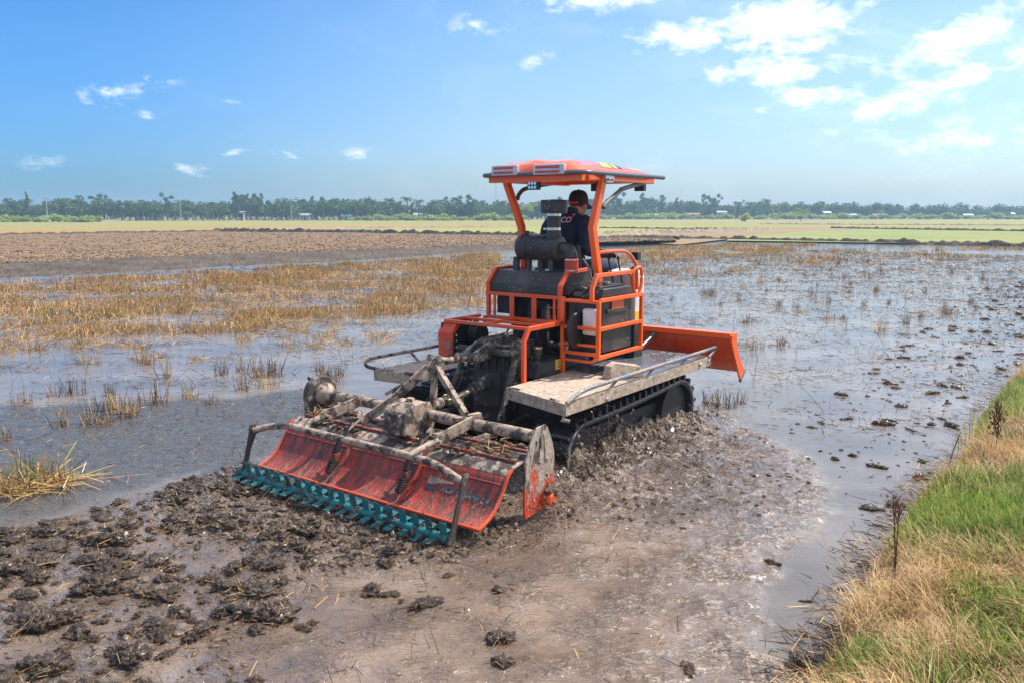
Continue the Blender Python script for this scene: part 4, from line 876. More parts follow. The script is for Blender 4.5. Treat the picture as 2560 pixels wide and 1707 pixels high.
MB().tube(smooth_path([(ax, -.215, 1.83), (ax, -.27, 1.825), (ax, -.315, 1.80), (ax, -.335, 1.75), (ax, -.335, 1.735)], 5), .060, 18).build('intake_elbow', M['black'], ac)
hz = MB().lathe([(.066, 1.605), (.066, 1.742)], (ax, -.335, 0), 'z', 22).build('silicone_hose', M['redhose'], ac)
mb = MB()
for z in (1.622, 1.722): mb.lathe([(.068, z), (.068, z + .010)], (ax, -.335, 0), 'z', 22)
mb.build('hose_clamp', M['chrome'], hz)
MB().lathe([(.034, 1.605), (.034, 1.72), (.026, 1.735)], (ax, .30, 0), 'z', 16).build('breather_pipe', M['black'], tr)
MB().tube(smooth_path([(ax + .02, .36, 1.625), (ax, .34, 1.64), (ax, .3, 1.63), (ax - .01, .2, 1.625)], 4), .006, 6).build('cable', M['blackclean'], tr)
mb = MB()
for y in (.07, -.09): mb.box((ax - .05, y - .02, 1.612), (ax, y + .02, 1.635))
mb.build('mount_bracket', M['alu'], tr, .003)
# seat, console, levers
mb = MB().box((1.62, -.24, 1.40), (2.05, .28, 1.50)).prism([(1.58, 1.46), (1.66, 1.46), (1.62, 1.86), (1.55, 1.86)], 'y', -.22, .26); mb.build('seat', M['blackclean'], tr, .03)
mb = MB().prism([(2.16, 1.075), (2.36, 1.075), (2.36, 1.50), (2.32, 1.59), (2.18, 1.565)], 'y', -.515, .42); cons = mb.build('front_console', M['cream'], tr, .012)
MB().box((2.158, -.52, .70), (2.345, .43, 1.070)).build('console_base', M['black'], tr, .006)
mb = MB().box((2.165, -.5185, 1.082), (2.26, -.5155, 1.17)); mb.build('warning_sticker', M['yellow'], cons)
MB().lathe([(.05, 0), (.05, .012), (.03, .016), (.03, .026)], (2.28, -.44, 1.588), 'z', 16).build('filler_cap', M['blackclean'], cons)
MB().box((2.17, -.53, 1.685), (2.24, -.455, 1.765)).tube([(2.2, -.49, 1.69), (2.2, -.49, 1.58)], .008, 6).build('rear_mirror', M['blackclean'], tr, .008)
for a, b_, c in (((2.06, -.37, 1.70), (2.12, -.40, 1.40), (2.18, -.42, 1.15)), ((1.98, -.30, 1.72), (2.05, -.33, 1.45), (2.12, -.36, 1.15))):
    MB().tube([a, b_, c], .0085, 8).ball((a[0], a[1], a[2] + .01), (.014, .014, .022), 6).build('control_lever', M['blackclean'], tr)
MB().box((1.60, -.42, 1.06), (2.30, .45, 1.12)).build('cab_floor', M['black'], tr)
MB().tube(smooth_path([(1.38, -.38, 1.73), (1.44, -.40, 1.66), (1.47, -.41, 1.58), (1.5, -.43, 1.5)], 4), .008, 6).build('cable', M['alu'], tr)
# side decks
def deck(inner, outer, xr_in, xr_out, xf, name):
    s_ = 1 if outer > 0 else -1
    pl = [(xr_out, outer), (xr_in, inner), (xf, inner), (xf, outer)]
    o = MB().prism(pl, 'z', .664, .70).build(name, [M['deck']], tr, .003)
    split = [(xr_out - .004, outer + s_ * .004), (xr_in - .004, inner), (1.12 + .1 * (outer < 0), inner), (1.05, outer + s_ * .004)]
    MB().prism(split, 'z', .7005, .7035).build('mud_film', M['deck_rear'], o)
    lip = MB().beam([(xr_out, outer, .655), (xf, outer, .655)], .016, .098); lip.beam([(xr_in, inner, .655), (xr_out, outer, .655)], .016, .098)
    lip.build('deck_lip', M['deck_rear'], o, .002)
    return o
dr = deck(-.372, -1.100, .225, .008, 2.74, 'side_deck'); dl = deck(.568, 1.100, .17, .10, 2.70, 'side_deck')
mb = MB(); mb.tube(smooth_path([(.03, -1.10, .705), (.14, -1.108, .745), (.34, -1.112, .772), (.8, -1.112, .775)], 4) + [(1.6, -1.112, .777), (2.55, -1.112, .778), (2.84, -1.112, .782)], .0175, 9)
mb.tube([(2.84, -1.112, .782), (2.80, -1.112, .752), (2.66, -1.108, .70)], .015, 8)
for x in (.62, 1.28, 1.95): mb.add([(x, -1.110, .70), (x + .06, -1.110, .70), (x + .20, -1.110, .765), (x + .14, -1.110, .765), (x, -1.100, .70), (x + .06, -1.100, .70), (x + .20, -1.100, .765), (x + .14, -1.100, .765)], [(0, 1, 2, 3), (7, 6, 5, 4), (0, 4, 5, 1), (1, 5, 6, 2), (2, 6, 7, 3), (3, 7, 4, 0)])
mb.build('deck_rail', M['rail'], dr)
for pts, r_ in (([(.22, -.40, .700), (.20, -.52, .700)], .017), ([(.075, -.92, .700), (.045, -1.02, .700)], .017), ([(.02, -1.085, .62), (.0, -1.085, .575), (.03, -1.13, .565)], .016)): MB().tube(pts, r_, 8).build('step_pin', M['tillmud'], dr)
mb = MB().ball((2.45, -1.115, .655), (.02, .012, .02), 6).ball((2.66, -1.115, .665), (.022, .012, .022), 6).ball((.62, -1.115, .63), (.02, .012, .02), 6); mb.build('bolt', M['chrome'], dr)
mb = MB(); mb.tube(smooth_path([(.14, .90, .715), (.12, 1.06, .712), (.06, 1.14, .735), (.05, 1.165, .775), (.12, 1.165, .800), (.28, 1.155, .805)], 4) + [(.98, 1.12, .812), (2.6, 1.11, .815)], .0165, 9)
for x in (.62, 1.4, 2.2): mb.tube([(x, 1.135, .807), (x + .02, 1.02, .70)], .013, 7)
mb.build('deck_rail', M['tillmud'], dl)
MB().tube([(.155, .75, .702), (.165, .62, .702)], .018, 8).build('step_pin', M['darkmud'], dl)
MB().add([(1.06, -.80, .704), (1.41, -.955, .704), (1.36, -1.06, .704), (1.03, -.91, .704), (1.08, -.815, .815), (1.18, -.83, .842), (1.38, -.955, .800), (1.345, -1.03, .795), (1.10, -.915, .842), (1.05, -.895, .815)],
         [(3, 2, 1, 0), (0, 1, 6, 5, 4), (1, 2, 7, 6), (2, 3, 9, 8, 7), (3, 0, 4, 9), (4, 5, 8, 9), (5, 6, 7, 8)]).build('wedge_step', M['deck_rear'], dr, .004)
mb = MB().prism([(.66, .701), (.72, .835), (1.06, .835), (1.06, .701)], 'y', -.360, -.06)
tank = mb.build('oil_tank', M['black'], tr, .006)
o = MB().lathe([(.042, .835), (.042, .89), (.050, .895), (.050, .915), (.042, .92), (.042, .935)], (.86, -.23, 0), 'z', 20).build('breather', M['black'], tank)
MB().lathe([(.052, .936), (.056, .940), (.056, .958), (.03, .966)], (.86, -.23, 0), 'z', 20).build('breather_cap', M['chrome'], o)
st = MB().box((.965, -.3635, .74), (1.05, -.3605, .832)).build('warning_sticker', M['yellow'], tank)
mb = MB()
for k in range(4): mb.box((1.008, -.3646, .758 + .017 * k), (1.044, -.3630, .765 + .017 * k))
mb.build('lettering', M['blackclean'], st); MB().box((.975, -.3646, .765), (.995, -.3630, .80)).build('pictogram', M['alu'], st)
# chassis, hitch
mb = MB().box((.62, -.60, .12), (2.45, .60, .62)).box((.9, -.36, .6), (2.4, .56, .72)); ch = mb.build('chassis', M['engine'], tr, .01)
mb = MB().prism([(.52, .30), (.50, .62), (.56, .98), (.95, 1.0), (.95, .30)], 'y', -.14, .24).box((.47, -.10, .44), (.52, .20, .76)).lathe([(.10, 0), (.10, .05), (.07, .07)], (.52, .05, .68), 'x', 18).box((.54, -.20, .86), (.80, -.13, .99)).tube([(.50, -.30, .93), (.50, .40, .93)], .035, 10).tube([(.6, -.17, .40), (.58, -.18, .95)], .022, 8).tube(smooth_path([(.55, .26, .5), (.50, .30, .7), (.56, .28, .9)], 4), .018, 7)
for y in (-.09, .19):
    for z in (.47, .60, .73): mb.ball((.468, y, z), (.01, .013, .013), 5)
for k in range(4): mb.box((.505, -.12 + .09 * k, .77), (.53, -.105 + .09 * k, .92))
mb.build('rear_axle_housing', M['greymud2'], tr, .008)
mb = MB()
for y in (.00, .12): mb.prism([(.17, .885), (.20, .935), (.52, 1.045), (.84, 1.05), (.84, .90), (.30, .86)], 'y', y, y + .035)
mb.box((.42, .036, 1.00), (.80, .119, 1.035)).box((.56, -.12, .9), (.86, .22, .985)).lathe([(.035, -.03), (.035, .20)], (.24, .0, .91), 'y', 14).ball((.64, -.04, 1.06), (.03, .03, .03), 6)
mb.build('top_link_bracket', M['greymud'], tr, .006)
mb = MB().tube([(-.23, .02, .965), (-.10, .035, .945), (.22, .06, .91)], .020, 10).ball((-.20, .025, .962), (.04, .03, .035), 7); 
for k in range(7): mb.lathe([(.026, 0), (.030, .008), (.026, .016)], (-.09 + .035 * k, .037 + .0035 * k, .926 - .002 * k), 'x', 10)
mb.build('top_link', M['tillmud'], tr)
for y, sx in ((-.27, 1), (.36, 0)):
    a = (.50, y, .96 if sx else .80); b_ = (.26, y - .02, .46)
    mb = MB().tube([a, (.5 * a[0] + .5 * b_[0], y - .01, .5 * a[2] + .5 * b_[2]), b_], .028, 10)
    if sx: mb.ball((.50, y, .97), (.06, .05, .06), 8).tube(arc((.50, y, .98), .07, 20, 340, 10, 'xz'), .018, 8, up=(0, 1, 0)).tube([(.46, y - .05, .93), (.46, y - .05, .70), (.38, y - .04, .70)], .009, 6).tube(arc((.25, y - .02, .42), .04, 0, 330, 8, 'xz'), .012, 6, up=(0, 1, 0))
    else: mb.tube([(.45, y - .06, .72), (.43, y + .07, .69), (.36, y + .09, .57), (.37, y - .06, .59), (.45, y - .06, .72)], .007, 6)
    mb.build('lift_link', M['darkmud'] if not sx else M['greymud'], tr)
mb = MB()
for y in (-.30, .40): mb.tube([(.62, y, .36), (.0, y * 1.25, .34), (-.45, y * 1.4, .36)], .034, 8)
mb.build('lower_link', M['darkmud'], tr)
mb = MB().tube([(.62, .05, .68), (.50, .05, .665)], .055, 14).tube([(.40, .05, .648), (.27, .045, .63)], .052, 14).tube([(.27, .045, .63), (.06, .03, .595)], .030, 12).ball((.46, .05, .66), (.055, .05, .06), 8)
for y in (-.005, .105): mb.box((.41, y - .012, .625), (.50, y + .012, .695))
mb.build('drive_shaft', M['greymud'], tr, .004)
mb = MB().lathe([(.033, 0), (.033, .05)], (.14, .035, .607), 'x', 12).box((-.06, -.04, .545), (.06, -.015, .63)).box((-.06, .085, .545), (.06, .11, .63)).ball((-.02, .035, .588), (.05, .055, .05), 8).box((-.12, -.02, .555), (-.04, .09, .615)); mb.build('shaft_joint', M['brass'], tr, .008)
# rubber crawler tracks
def track(y0, y1):
    root = empty('crawler_track', (0, 0, 0)); root.parent = tr
    c0, r0, c1, r1 = (.42, .19), .265, (2.17, .21), .315; n_ = 18; path = []
    dxx, dzz = c1[0] - c0[0], c1[1] - c0[1]; L = math.hypot(dxx, dzz); be = math.atan2(dzz, dxx); al = math.acos((r0 - r1) / L)
    for i in range(n_ + 1): a = be + al + (2 * math.pi - 2 * al) * i / n_; path.append((c0[0] + r0 * math.cos(a), c0[1] + r0 * math.sin(a)))
    pb0 = path[-1]
    for i in range(n_ + 1): a = be - al + (2 * al) * i / n_; path.append((c1[0] + r1 * math.cos(a), c1[1] + r1 * math.sin(a)))
    P = np.array(path + [path[0]]); seg = np.hypot(*np.diff(P, axis=0).T); cum = np.concatenate([[0], np.cumsum(seg)]); tot = cum[-1]; m_ = 120
    q = np.stack([np.interp(np.linspace(0, tot, m_, endpoint=False), cum, P[:, k]) for k in (0, 1)], -1)
    sag = [(.0 if z < .3 else -.012 * math.sin(max(0, min(1, (x - .5) / 1.6)) * math.pi)) for x, z in q]
    mb = MB(); mb.sweep([(x, (y0 + y1) / 2, z + d) for (x, z), d in zip(q, sag)], [(-(y1 - y0) / 2, -.016), ((y1 - y0) / 2, -.016), ((y1 - y0) / 2, .016), (-(y1 - y0) / 2, .016)], (0, 1, 0), 0, True) if False else None
    V = []; F = []
    for (x, z), d, i in zip(q, sag, range(m_)):
        t_ = q[(i + 1) % m_] - q[i - 1]; t_ = t_ / np.hypot(*t_); nx, nz = -t_[1], t_[0]
        if (x - 1.3) * nx + (z - .22) * nz < 0: nx, nz = -nx, -nz
        for y, o_ in ((y0, 0), (y1, 0), (y1, -.034), (y0, -.034)): V.append((x + nx * o_, y, z + d + nz * o_))
    for i in range(m_):
        for k in range(4): F.append((i * 4 + k, i * 4 + (k + 1) % 4, ((i + 1) % m_) * 4 + (k + 1) % 4, ((i + 1) % m_) * 4 + k))
    mb.add(V, F); mb.build('track_belt', M['rubber'], root)
    nl = int(tot / .115); lugs = MB(); ql = np.stack([np.interp(np.linspace(0, tot, nl, endpoint=False), cum, P[:, k]) for k in (0, 1)], -1)
    for i in range(nl):
        x, z = ql[i]; t_ = ql[(i + 1) % nl] - ql[i - 1]; t_ = t_ / np.hypot(*t_); nx, nz = -t_[1], t_[0]
        if (x - 1.3) * nx + (z - .22) * nz < 0: nx, nz = -nx, -nz
        vs = []
        for y in (y0 - .01, y1 + .01):
            for (a, h) in ((-.024, -.004), (.024, -.004), (.012, .058), (-.012, .058)): vs.append((x + t_[0] * a + nx * h, y, z + t_[1] * a + nz * h))
        lugs.add(vs, [(0, 1, 2, 3), (7, 6, 5, 4), (0, 4, 5, 1), (1, 5, 6, 2), (2, 6, 7, 3), (3, 7, 4, 0)])
        if z > .3:
            for y in (y0, y1): lugs.lathe([(.016, 0), (.010, .03), (.003, .062)], (x, y, z + .004), 'z', 6)
    lugs.build('track_lugs', M['rubber'], root)
    rim = MB()
    for y in (y0 - .004, y1 + .004): rim.tube([(x, y, z + d) for (x, z), d in zip(q, sag)], .011, 6, up=(0, 1, 0), closed=True)
    rim.build('belt_rim', M['rail'], root)
    for (cx, cz, r_) in ((c0[0], c0[1], r0 - .045), (c1[0], c1[1], r1 - .045)): MB().lathe([(r_ * .3, -.14), (r_, -.13), (r_, .13), (r_ * .3, .14)], (cx, (y0 + y1) / 2, cz), 'y', 26).build('sprocket', M['engine'], root)
    for cx in (.85, 1.2, 1.55, 1.85): MB().lathe([(.04, -.13), (.11, -.12), (.11, .12), (.04, .13)], (cx, (y0 + y1) / 2, .05), 'y', 18).build('road_wheel', M['engine'], root)
    MB().box((.5, (y0 + y1) / 2 - .06, .10), (2.1, (y0 + y1) / 2 + .06, .34)).build('track_frame', M['engine'], root, .01)
track(-1.03, -.66); track(.66, 1.03)
# dozer blade
bx = 2.98; prof = [(bx - .02, .920), (bx - .07, .900), (bx - .075, .86), (bx - .02, .74), (bx + .06, .60), (bx + .16, .49), (bx + .24, .475), (bx + .17, .56), (bx + .08, .68), (bx + .03, .80), (bx + .015, .915)]
bl = MB().prism(prof, 'y', -1.24, 1.14).build('dozer_blade', M['orange_mud'], tr, .003)
mb = MB()
for y in (-1.262, 1.142): mb.prism([(bx - .09, .905), (bx + .03, .925), (bx + .05, .80), (bx + .12, .68), (bx + .22, .56), (bx + .29, .50), (bx + .18, .405), (bx + .10, .52), (bx - .03, .72), (bx - .10, .84)], 'y', y, y + .02)
mb.build('end_plate', M['orange'], bl, .002)
mb = MB().box((bx - .105, -1.24, .872), (bx - .0, 1.14, .926)); mb.build('top_flange', M['orange'], bl, .003)
mb = MB()
for y in (-.62, -.12, .45): mb.prism([(bx - .08, .87), (bx + .02, .60), (bx + .10, .52), (bx + .06, .60), (bx - .01, .76)], 'y', y, y + .02)
mb.build('rib', M['panel_mud'], bl)
MB().prism([(bx + .19, .425), (bx + .285, .505), (bx + .31, .475), (bx + .185, .375)], 'y', -1.266, -1.240).build('cutting_edge', M['alu'], bl)
mb = MB()
for y in (-.36, .30): mb.tube([(2.50, y, .70), (2.88, y, .83)], .022, 10).tube([(2.35, y, .66), (2.62, y, .74)], .032, 10).ball((2.89, y, .835), (.035, .03, .035), 7)
mb.build('blade_cylinder', M['greymetal'], tr)
mb = MB()
for y in (-.74, .64): mb.beam([(1.9, y, .46), (2.6, y, .55), (3.0, y, .58)], .07, .11).box((2.86, y - .09, .48), (2.92, y + .09, .66))
mb.build('blade_arm', M['panel_mud'], tr, .004)

# ---------------------------------------------------------------- the rotary tiller (same axes as the tractor)
tx, ty = to_world(-.9, 0)
ti = tag(empty('rotary_tiller', (tx, ty, 0), TROT), 'wide red rotary tiller caked in mud, with a teal paddle roller behind', 'tiller')
YL, YR = 1.06, -1.25
sp = smooth_path([(-.50, 0, .475), (-.70, 0, .462), (-.84, 0, .440), (-.915, 0, .395), (-.965, 0, .315), (-1.03, 0, .23), (-1.12, 0, .155), (-1.235, 0, .112)], 3)
prof = [(p.x, p.z) for p in sp]; n_ = len(prof)
lower = []
for i, (x, z) in enumerate(prof):
    a = prof[max(0, i - 1)]; b_ = prof[min(n_ - 1, i + 1)]; tx_, tz_ = b_[0] - a[0], b_[1] - a[1]; L = math.hypot(tx_, tz_); lower.append((x - tz_ / L * -.0 + tz_ / L * -.012 * -1, z + tx_ / L * .012))
k_ = 6
MB().prism(prof[:k_ + 4] + lower[k_ + 3::-1], 'y', YR, YL).build('top_cover', M['tilltop'], ti)
sh = MB().prism(prof[k_ + 3:] + lower[:k_ + 2:-1], 'y', YR, YL).build('rear_shield', M['tillred'], ti)
mb = MB()
for y in (YR - .004, YL + .004): MB().sweep([(x - .004, y, z + .004) for x, z in prof[k_ + 1:]], [(-.006, -.010), (.006, -.010), (.006, .010), (-.006, .010)], (0, 1, 0)).build('shield_edge', M['orange_mud'], sh)
mb = MB().tube([(-1.238, YR, .118), (-1.238, -.46, .118)], .011, 8).tube([(-1.238, -.42, .118), (-1.238, .28, .118)], .011, 8).tube([(-1.238, .34, .118), (-1.238, YL, .118)], .011, 8); mb.build('shield_lip', M['orange_mud'], sh)
MB().tube([(-.958, YR + .01, .338), (-.958, YL - .01, .338)], .009, 6).box((-.80, YR + .03, .452), (-.775, YL - .05, .470)).box((-.60, YR + .03, .470), (-.57, YL - .05, .486)).build('stiffening_ridge', M['tillred'], sh)
for y in (.30, -.455):
    mb = MB(); top_, bot_ = Vector((-.975, y, .385)), Vector((-1.12, y, .150)); mid_ = top_.lerp(bot_, .42); mid2 = top_.lerp(bot_, .62)
    def helix(a, b_, r_, turns):
        ax_ = (b_ - a).normalized(); u_ = ax_.cross(Vector((0, 1, 0))).normalized(); v_ = ax_.cross(u_); nn = int(turns * 10)
        return [a + (b_ - a) * (i / nn) + u_ * r_ * math.cos(.628 * i) + v_ * r_ * math.sin(.628 * i) for i in range(nn + 1)]
    off = Vector((-.035, .018, .03))
    mb.tube(helix(top_ + off, mid_ + off, .021, 8), .0055, 6).tube(helix(mid2 + off, bot_ + off, .021, 6), .0055, 6); mb.tube([top_ + off * 1.0 + Vector((.13, 0, .14)), bot_ + off], .009, 8)
    mb.build('shield_spring', M['blackclean'], ti)
    mb = MB().box(tuple(mid_ + off + Vector((-.022, -.025, -.06))), tuple(mid_ + off + Vector((.03, .022, .0)))).prism([(-.86, .45), (-.92, .42), (-1.0, .28), (-1.2, .125), (-1.2, .15), (-1.02, .31), (-.93, .45)], 'y', y - .05, y - .035); mb.build('spring_bracket', M['tillred'], ti, .003)
    mb = MB().beam([(-.74, y + .03, .48), (-.80, y + .03, .56)], .05, .03, up=(0, 1, 0)).tube([(-.80, y + .02, .53), (-.93, y + .03, .46)], .010, 6); mb.build('rod_mount', M['tillmud'], ti)
MB().tube([(-.588, YR + .03, .600), (-.588, -.20, .605)], .045, 16).tube([(-.588, -.02, .607), (-.588, 1.0, .612)], .043, 16).lathe([(.043, .86), (.058, .90), (.075, .94), (.10, .965), (.10, 1.0)], (-.588, 0, .61), 'y', 22).lathe([(.055, -.24), (.055, -.215)], (-.588, 0, .605), 'y', 18).build('cross_tube', M['tillmud'], ti)
cas = [(-.588 + .165 * math.cos(R(a)), .605 + .165 * math.sin(R(a))) for a in range(0, 181, 15)] + [(-.75, .40), (-.72, .03), (-.44, .03), (-.42, .40)]
mb = MB().prism(cas, 'y', 1.015, 1.085); mb.ball((-.70, 1.05, .76), (.02, .02, .02), 6); mb.build('chain_case', M['greymud'], ti, .01)
ep = [(-.625, .640), (-.60, .668), (-.50, .676), (-.470, .650), (-.405, .52), (-.385, .44), (-.375, .06), (-.74, .04), (-.755, .12), (-.735, .46), (-.685, .56)]
pl = MB().prism(ep, 'y', YR - .018, YR - .004); 
for x in (-.60, -.56, -.52): pl.beam([(x, YR - .020, .63 - abs(x + .54) * .8), (x + (x + .54) * 1.0, YR - .020, .40)], .008, .008, up=(0, 1, 0))
pl = pl.build('end_plate', M['tillplate'], ti, .003)
MB().lathe([(.045, -.075), (.048, -.06), (.048, 0)], (-.50, YR - .016, .125), 'y', 20).build('shaft_stub', M['orange_mud'], pl, .003)
mb = MB().ball((-.50, YR - .05, .19), (.05, .03, .03), 7).ball((-.46, YR - .03, .21), (.03, .03, .02), 6); mb.build('mud_lump', clodm, pl)
gb = MB().prism([(-.86, .50), (-.86, .66), (-.82, .70), (-.66, .725), (-.56, .70), (-.52, .62), (-.52, .50), (-.60, .46), (-.80, .46)], 'y', -.225, .0); gb.lathe([(.03, .715), (.035, .725), (.035, .745)], (-.68, -.12, 0), 'z', 12); gb.tube([(-.56, -.05, .60), (-.16, .03, .588)], .045, 12)
gb = gb.build('gearbox', M['tillmud'], ti, .018)
mb = MB().box((-.872, -.205, .49), (-.858, -.03, .655))
for y in (-.19, -.115, -.045):
    for z in (.51, .64): mb.ball((-.874, y, z), (.01, .011, .011), 5)
mb.build('gearbox_cover', M['greymud'], gb, .003)
mb = MB()
for y in (-.035, .045):
    mb.beam([(-.25, y, 1.005), (-.31, y, .915), (-.40, y - .02, .82)], .016, .070, up=(0, 1, 0))
mb.tube([(-.25, -.06, .965), (-.25, .07, .965)], .022, 9).tube([(-.31, -.07, .90), (-.31, .08, .90)], .024, 9)
mb.build('mast_head', M['tillmud'], ti, .003)
mb = MB().beam([(-.31, .03, .915), (-.56, .16, .685), (-.76, .335, .50)], .030, .072, up=(0, 0, 1)).beam([(-.33, -.05, .89), (-.39, -.10, .72), (-.505, -.15, .455)], .052, .034, up=(1, 0, 0)).beam([(-.29, -.05, .915), (-.36, -.18, .85), (-.565, -.585, .650)], .040, .056, up=(0, 0, 1)).beam([(-.30, .06, .86), (-.44, .40, .66)], .020, .03)
mb.build('mast_strut', M['tillmud'], ti, .003)
MB().beam([(-.44, -.62, .64), (-.66, -.55, .63)], .05, .03).tube([(-.40, -.60, .60), (-.70, -.60, .56)], .02, 8).build('link_lug', M['tillmud'], ti)
bar = smooth_path([(-1.335, .975, .445), (-1.26, .87, .480), (-1.205, .69, .502)], 4)[:-1] + [Vector((-1.205, .69, .502)), Vector((-1.22, -.28, .502))] + smooth_path([(-1.22, -.64, .500), (-1.222, -.86, .486), (-1.24, -1.13, .415)], 4)
MB().tube(bar, .0265, 12).build('rear_bar', M['tillmud'], ti)
for (a, b_) in (((-1.22, -.62, .502), (-.60, -.69, .632)), ((-1.205, .60, .502), (-.60, .49, .634))):
    a, b_ = Vector(a), Vector(b_); m1 = a.lerp(b_, .42); mb = MB().tube([a, m1], .024, 10).tube([a + Vector((0, (.10 if b_.y < 0 else -.10), 0)), a.lerp(b_, .18)], .020, 8)
    d = (b_ - a).normalized()
    mb.beam([a.lerp(b_, .36), b_], .020, .085, up=(0, 0, 1)).tube([m1 + Vector((0, -.04, -.01)), m1 + Vector((0, .04, -.01))], .016, 8)
    mb.tube([m1 + Vector((-.03, .02, .045)), m1 + Vector((.28, .02, .03))], .007, 6); mb.build('bar_arm', M['tillmud'], ti, .003)
for (a, b_) in (((-1.335, .985, .50), (-1.445, .985, .085)), ((-1.235, -1.145, .475), (-1.395, -1.14, .045))):
    a, b_ = Vector(a), Vector(b_); mb = MB().prism([(-.028, 0), (.028, 0), (.05, -.08), (.022, -.20), (.028, -.36), (.04, -.43), (-.03, -.43), (-.022, -.2), (-.02, -.08)], 'y', -.008, .008)
    sk = (b_.x - a.x) / (b_.z - a.z); mb.v = [(a.x + x + z * sk, a.y + y, a.z + z) for x, y, z in mb.v]; mb.build('side_arm', M['darkmud'], ti, .003)
ra, rb = Vector((-1.440, 1.01, .118)), Vector((-1.392, -1.13, .072))
rol = MB().tube([ra, rb], .030, 14).lathe([(.048, -.02), (.048, .02)], tuple(ra), 'y', 16); rol = rol.build('paddle_roller', M['teal'], ti)
for i in range(18):
    c = ra.lerp(rb, (i + .6) / 18.2); mb = MB()
    for k in range(4):
        a = R(100 + 90 * k + 3 * math.sin(i * 2.1)); d = Vector((math.cos(a), 0, math.sin(a))); s_ = Vector((-d.z, 0, d.x)); oy = .032 * (1 if k % 2 else -1)
        for side in (0,):
            vs = []
            for dd, ww in ((.026, .030), (.112, .030)):
                for yy in (-ww, ww):
                    for tt in (-.0035, .0035): vs.append(c + d * dd + Vector((0, oy + yy, 0)) + s_ * tt)
            mb.add(vs, [(0, 1, 3, 2), (4, 6, 7, 5), (0, 4, 5, 1), (2, 3, 7, 6), (0, 2, 6, 4), (1, 5, 7, 3)])
    mb.build('paddle', M['teal'], rol, .002)
n = 900; px_ = -.50 - .36 * rs.rand(n); py_ = YR + .05 + (YL - YR - .1) * rs.rand(n); keepm = rs.rand(n) < sstep(fbm(px_ * 6, py_ * 2.5, 3, 91), -.2, .3); px_, py_ = px_[keepm], py_[keepm]; n = len(px_)
zz = np.interp(-px_, [.5, .7, .84, .90], [.486, .473, .452, .42]); s_ = .008 + .026 * rs.rand(n) ** 2
tag(link('caked_mud', crumbs('caked_mud', np.stack([px_, py_, zz], -1), np.stack([s_ * 1.3, s_ * 1.3, s_ * .7], -1), [clodm, crumb_b], (rs.rand(n) < .5).astype(int), 9), ti), kind='stuff')
n = 160; k = rs.rand(n); p0 = np.stack([-.52 - .3 * rs.rand(n), np.where(k < .5, -.75 - .4 * rs.rand(n), .6 + .4 * rs.rand(n)), .49 + .03 * rs.rand(n)], -1); a = rs.rand(n) * 6.28
tag(link('caught_straw', sticks('caught_straw', p0, p0 + np.stack([np.cos(a) * .09, np.sin(a) * .09, .03 * rs.randn(n)], -1), np.full(n, .002), np.full(n, .0012), STRAW, pick(n, (.4, .3, .3))), ti), kind='stuff')
n = 170; f = rs.rand(n) ** .6; c = np.array(ra)[None] + (np.array(rb) - np.array(ra))[None] * f[:, None]; p0 = c + np.stack([rs.randn(n) * .05, rs.randn(n) * .03, -.02 + .05 * rs.rand(n)], -1); a = rs.rand(n) * 6.28
tag(link('caught_straw', sticks('caught_straw', p0, p0 + np.stack([np.cos(a) * .08 - .03, np.sin(a) * .10, -.02 - .06 * rs.rand(n)], -1), np.full(n, .003), np.full(n, .0016), STRAW, pick(n, (.05, .25, .7))), rol), kind='stuff')
# worn sticker on the shield
sx_, sy_ = Vector((0, -1, 0)), Vector((.63, 0, .77))
def shield_pt(y, z): 
    x = np.interp(z, [p[1] for p in prof[::-1]], [p[0] for p in prof[::-1]]); return Vector((float(x), y, z))
def shield_patch(name, quad, mat, d=.004):
    V = []
    for (y, z) in quad: V.append(shield_pt(y, z) + Vector((-.77, 0, .63)) * d)
    return MB().add(V, [tuple(range(len(V)))]).build(name, mat, sh)
shield_patch('sticker', [(-.60, .300), (-.70, .298), (-.83, .285), (-.83, .275), (-.70, .262), (-.66, .245), (-.60, .247)], M['decalcream'])
shield_patch('sticker', [(-.60, .242), (-.655, .240), (-.72, .218), (-.60, .220)], M['decalblue'], .005)
for s_, y, z in (('RC8', -.80, .235), ('QUAN', -.975, .232), ('8 2.4', -1.115, .226)):
    text_obj('lettering', s_, .062, M['decalteal'], sh, frame_mat(shield_pt(y, z) + Vector((-.77, 0, .63)) * .007, sx_, shield_pt(y, z + .02) - shield_pt(y, z - .02)), .0006, .25)
for o in list(ti.children): o.location.x += .9

# ---------------------------------------------------------------- the driver
dx_, dy_ = to_world(1.85, .06)
pe = tag(empty('person', (dx_, dy_, 1.50), TROT), 'driver in dark navy work clothes, black cap and black gloves on the tractor seat', 'person')
mb = MB()
def loft(rings, n_=18):
    vs = []
    for (cx, cy, cz, rx, ry) in rings:
        for i in range(n_): a = 2 * math.pi * i / n_; vs.append((cx + rx * math.cos(a), cy + ry * math.sin(a), cz))
    k = len(rings); fs = [(i * n_ + j, i * n_ + (j + 1) % n_, (i + 1) * n_ + (j + 1) % n_, (i + 1) * n_ + j) for i in range(k - 1) for j in range(n_)]
    mb.add(vs, fs + [tuple(range(n_ - 1, -1, -1)), tuple(range((k - 1) * n_, k * n_))])
yc = .03
loft([(1.90, yc, 1.49, .12, .15), (1.88, yc, 1.56, .14, .175), (1.85, yc, 1.66, .125, .165), (1.83, yc, 1.78, .12, .165), (1.81, yc, 1.90, .125, .18), (1.805, yc, 2.00, .125, .195), (1.81, yc, 2.07, .11, .195), (1.825, yc, 2.125, .085, .150), (1.84, yc, 2.165, .062, .075)])
loft([(1.845, yc, 2.11, .060, .064), (1.88, yc, 2.155, .055, .058), (1.915, yc, 2.19, .056, .058), (1.94, yc, 2.22, .06, .06)])
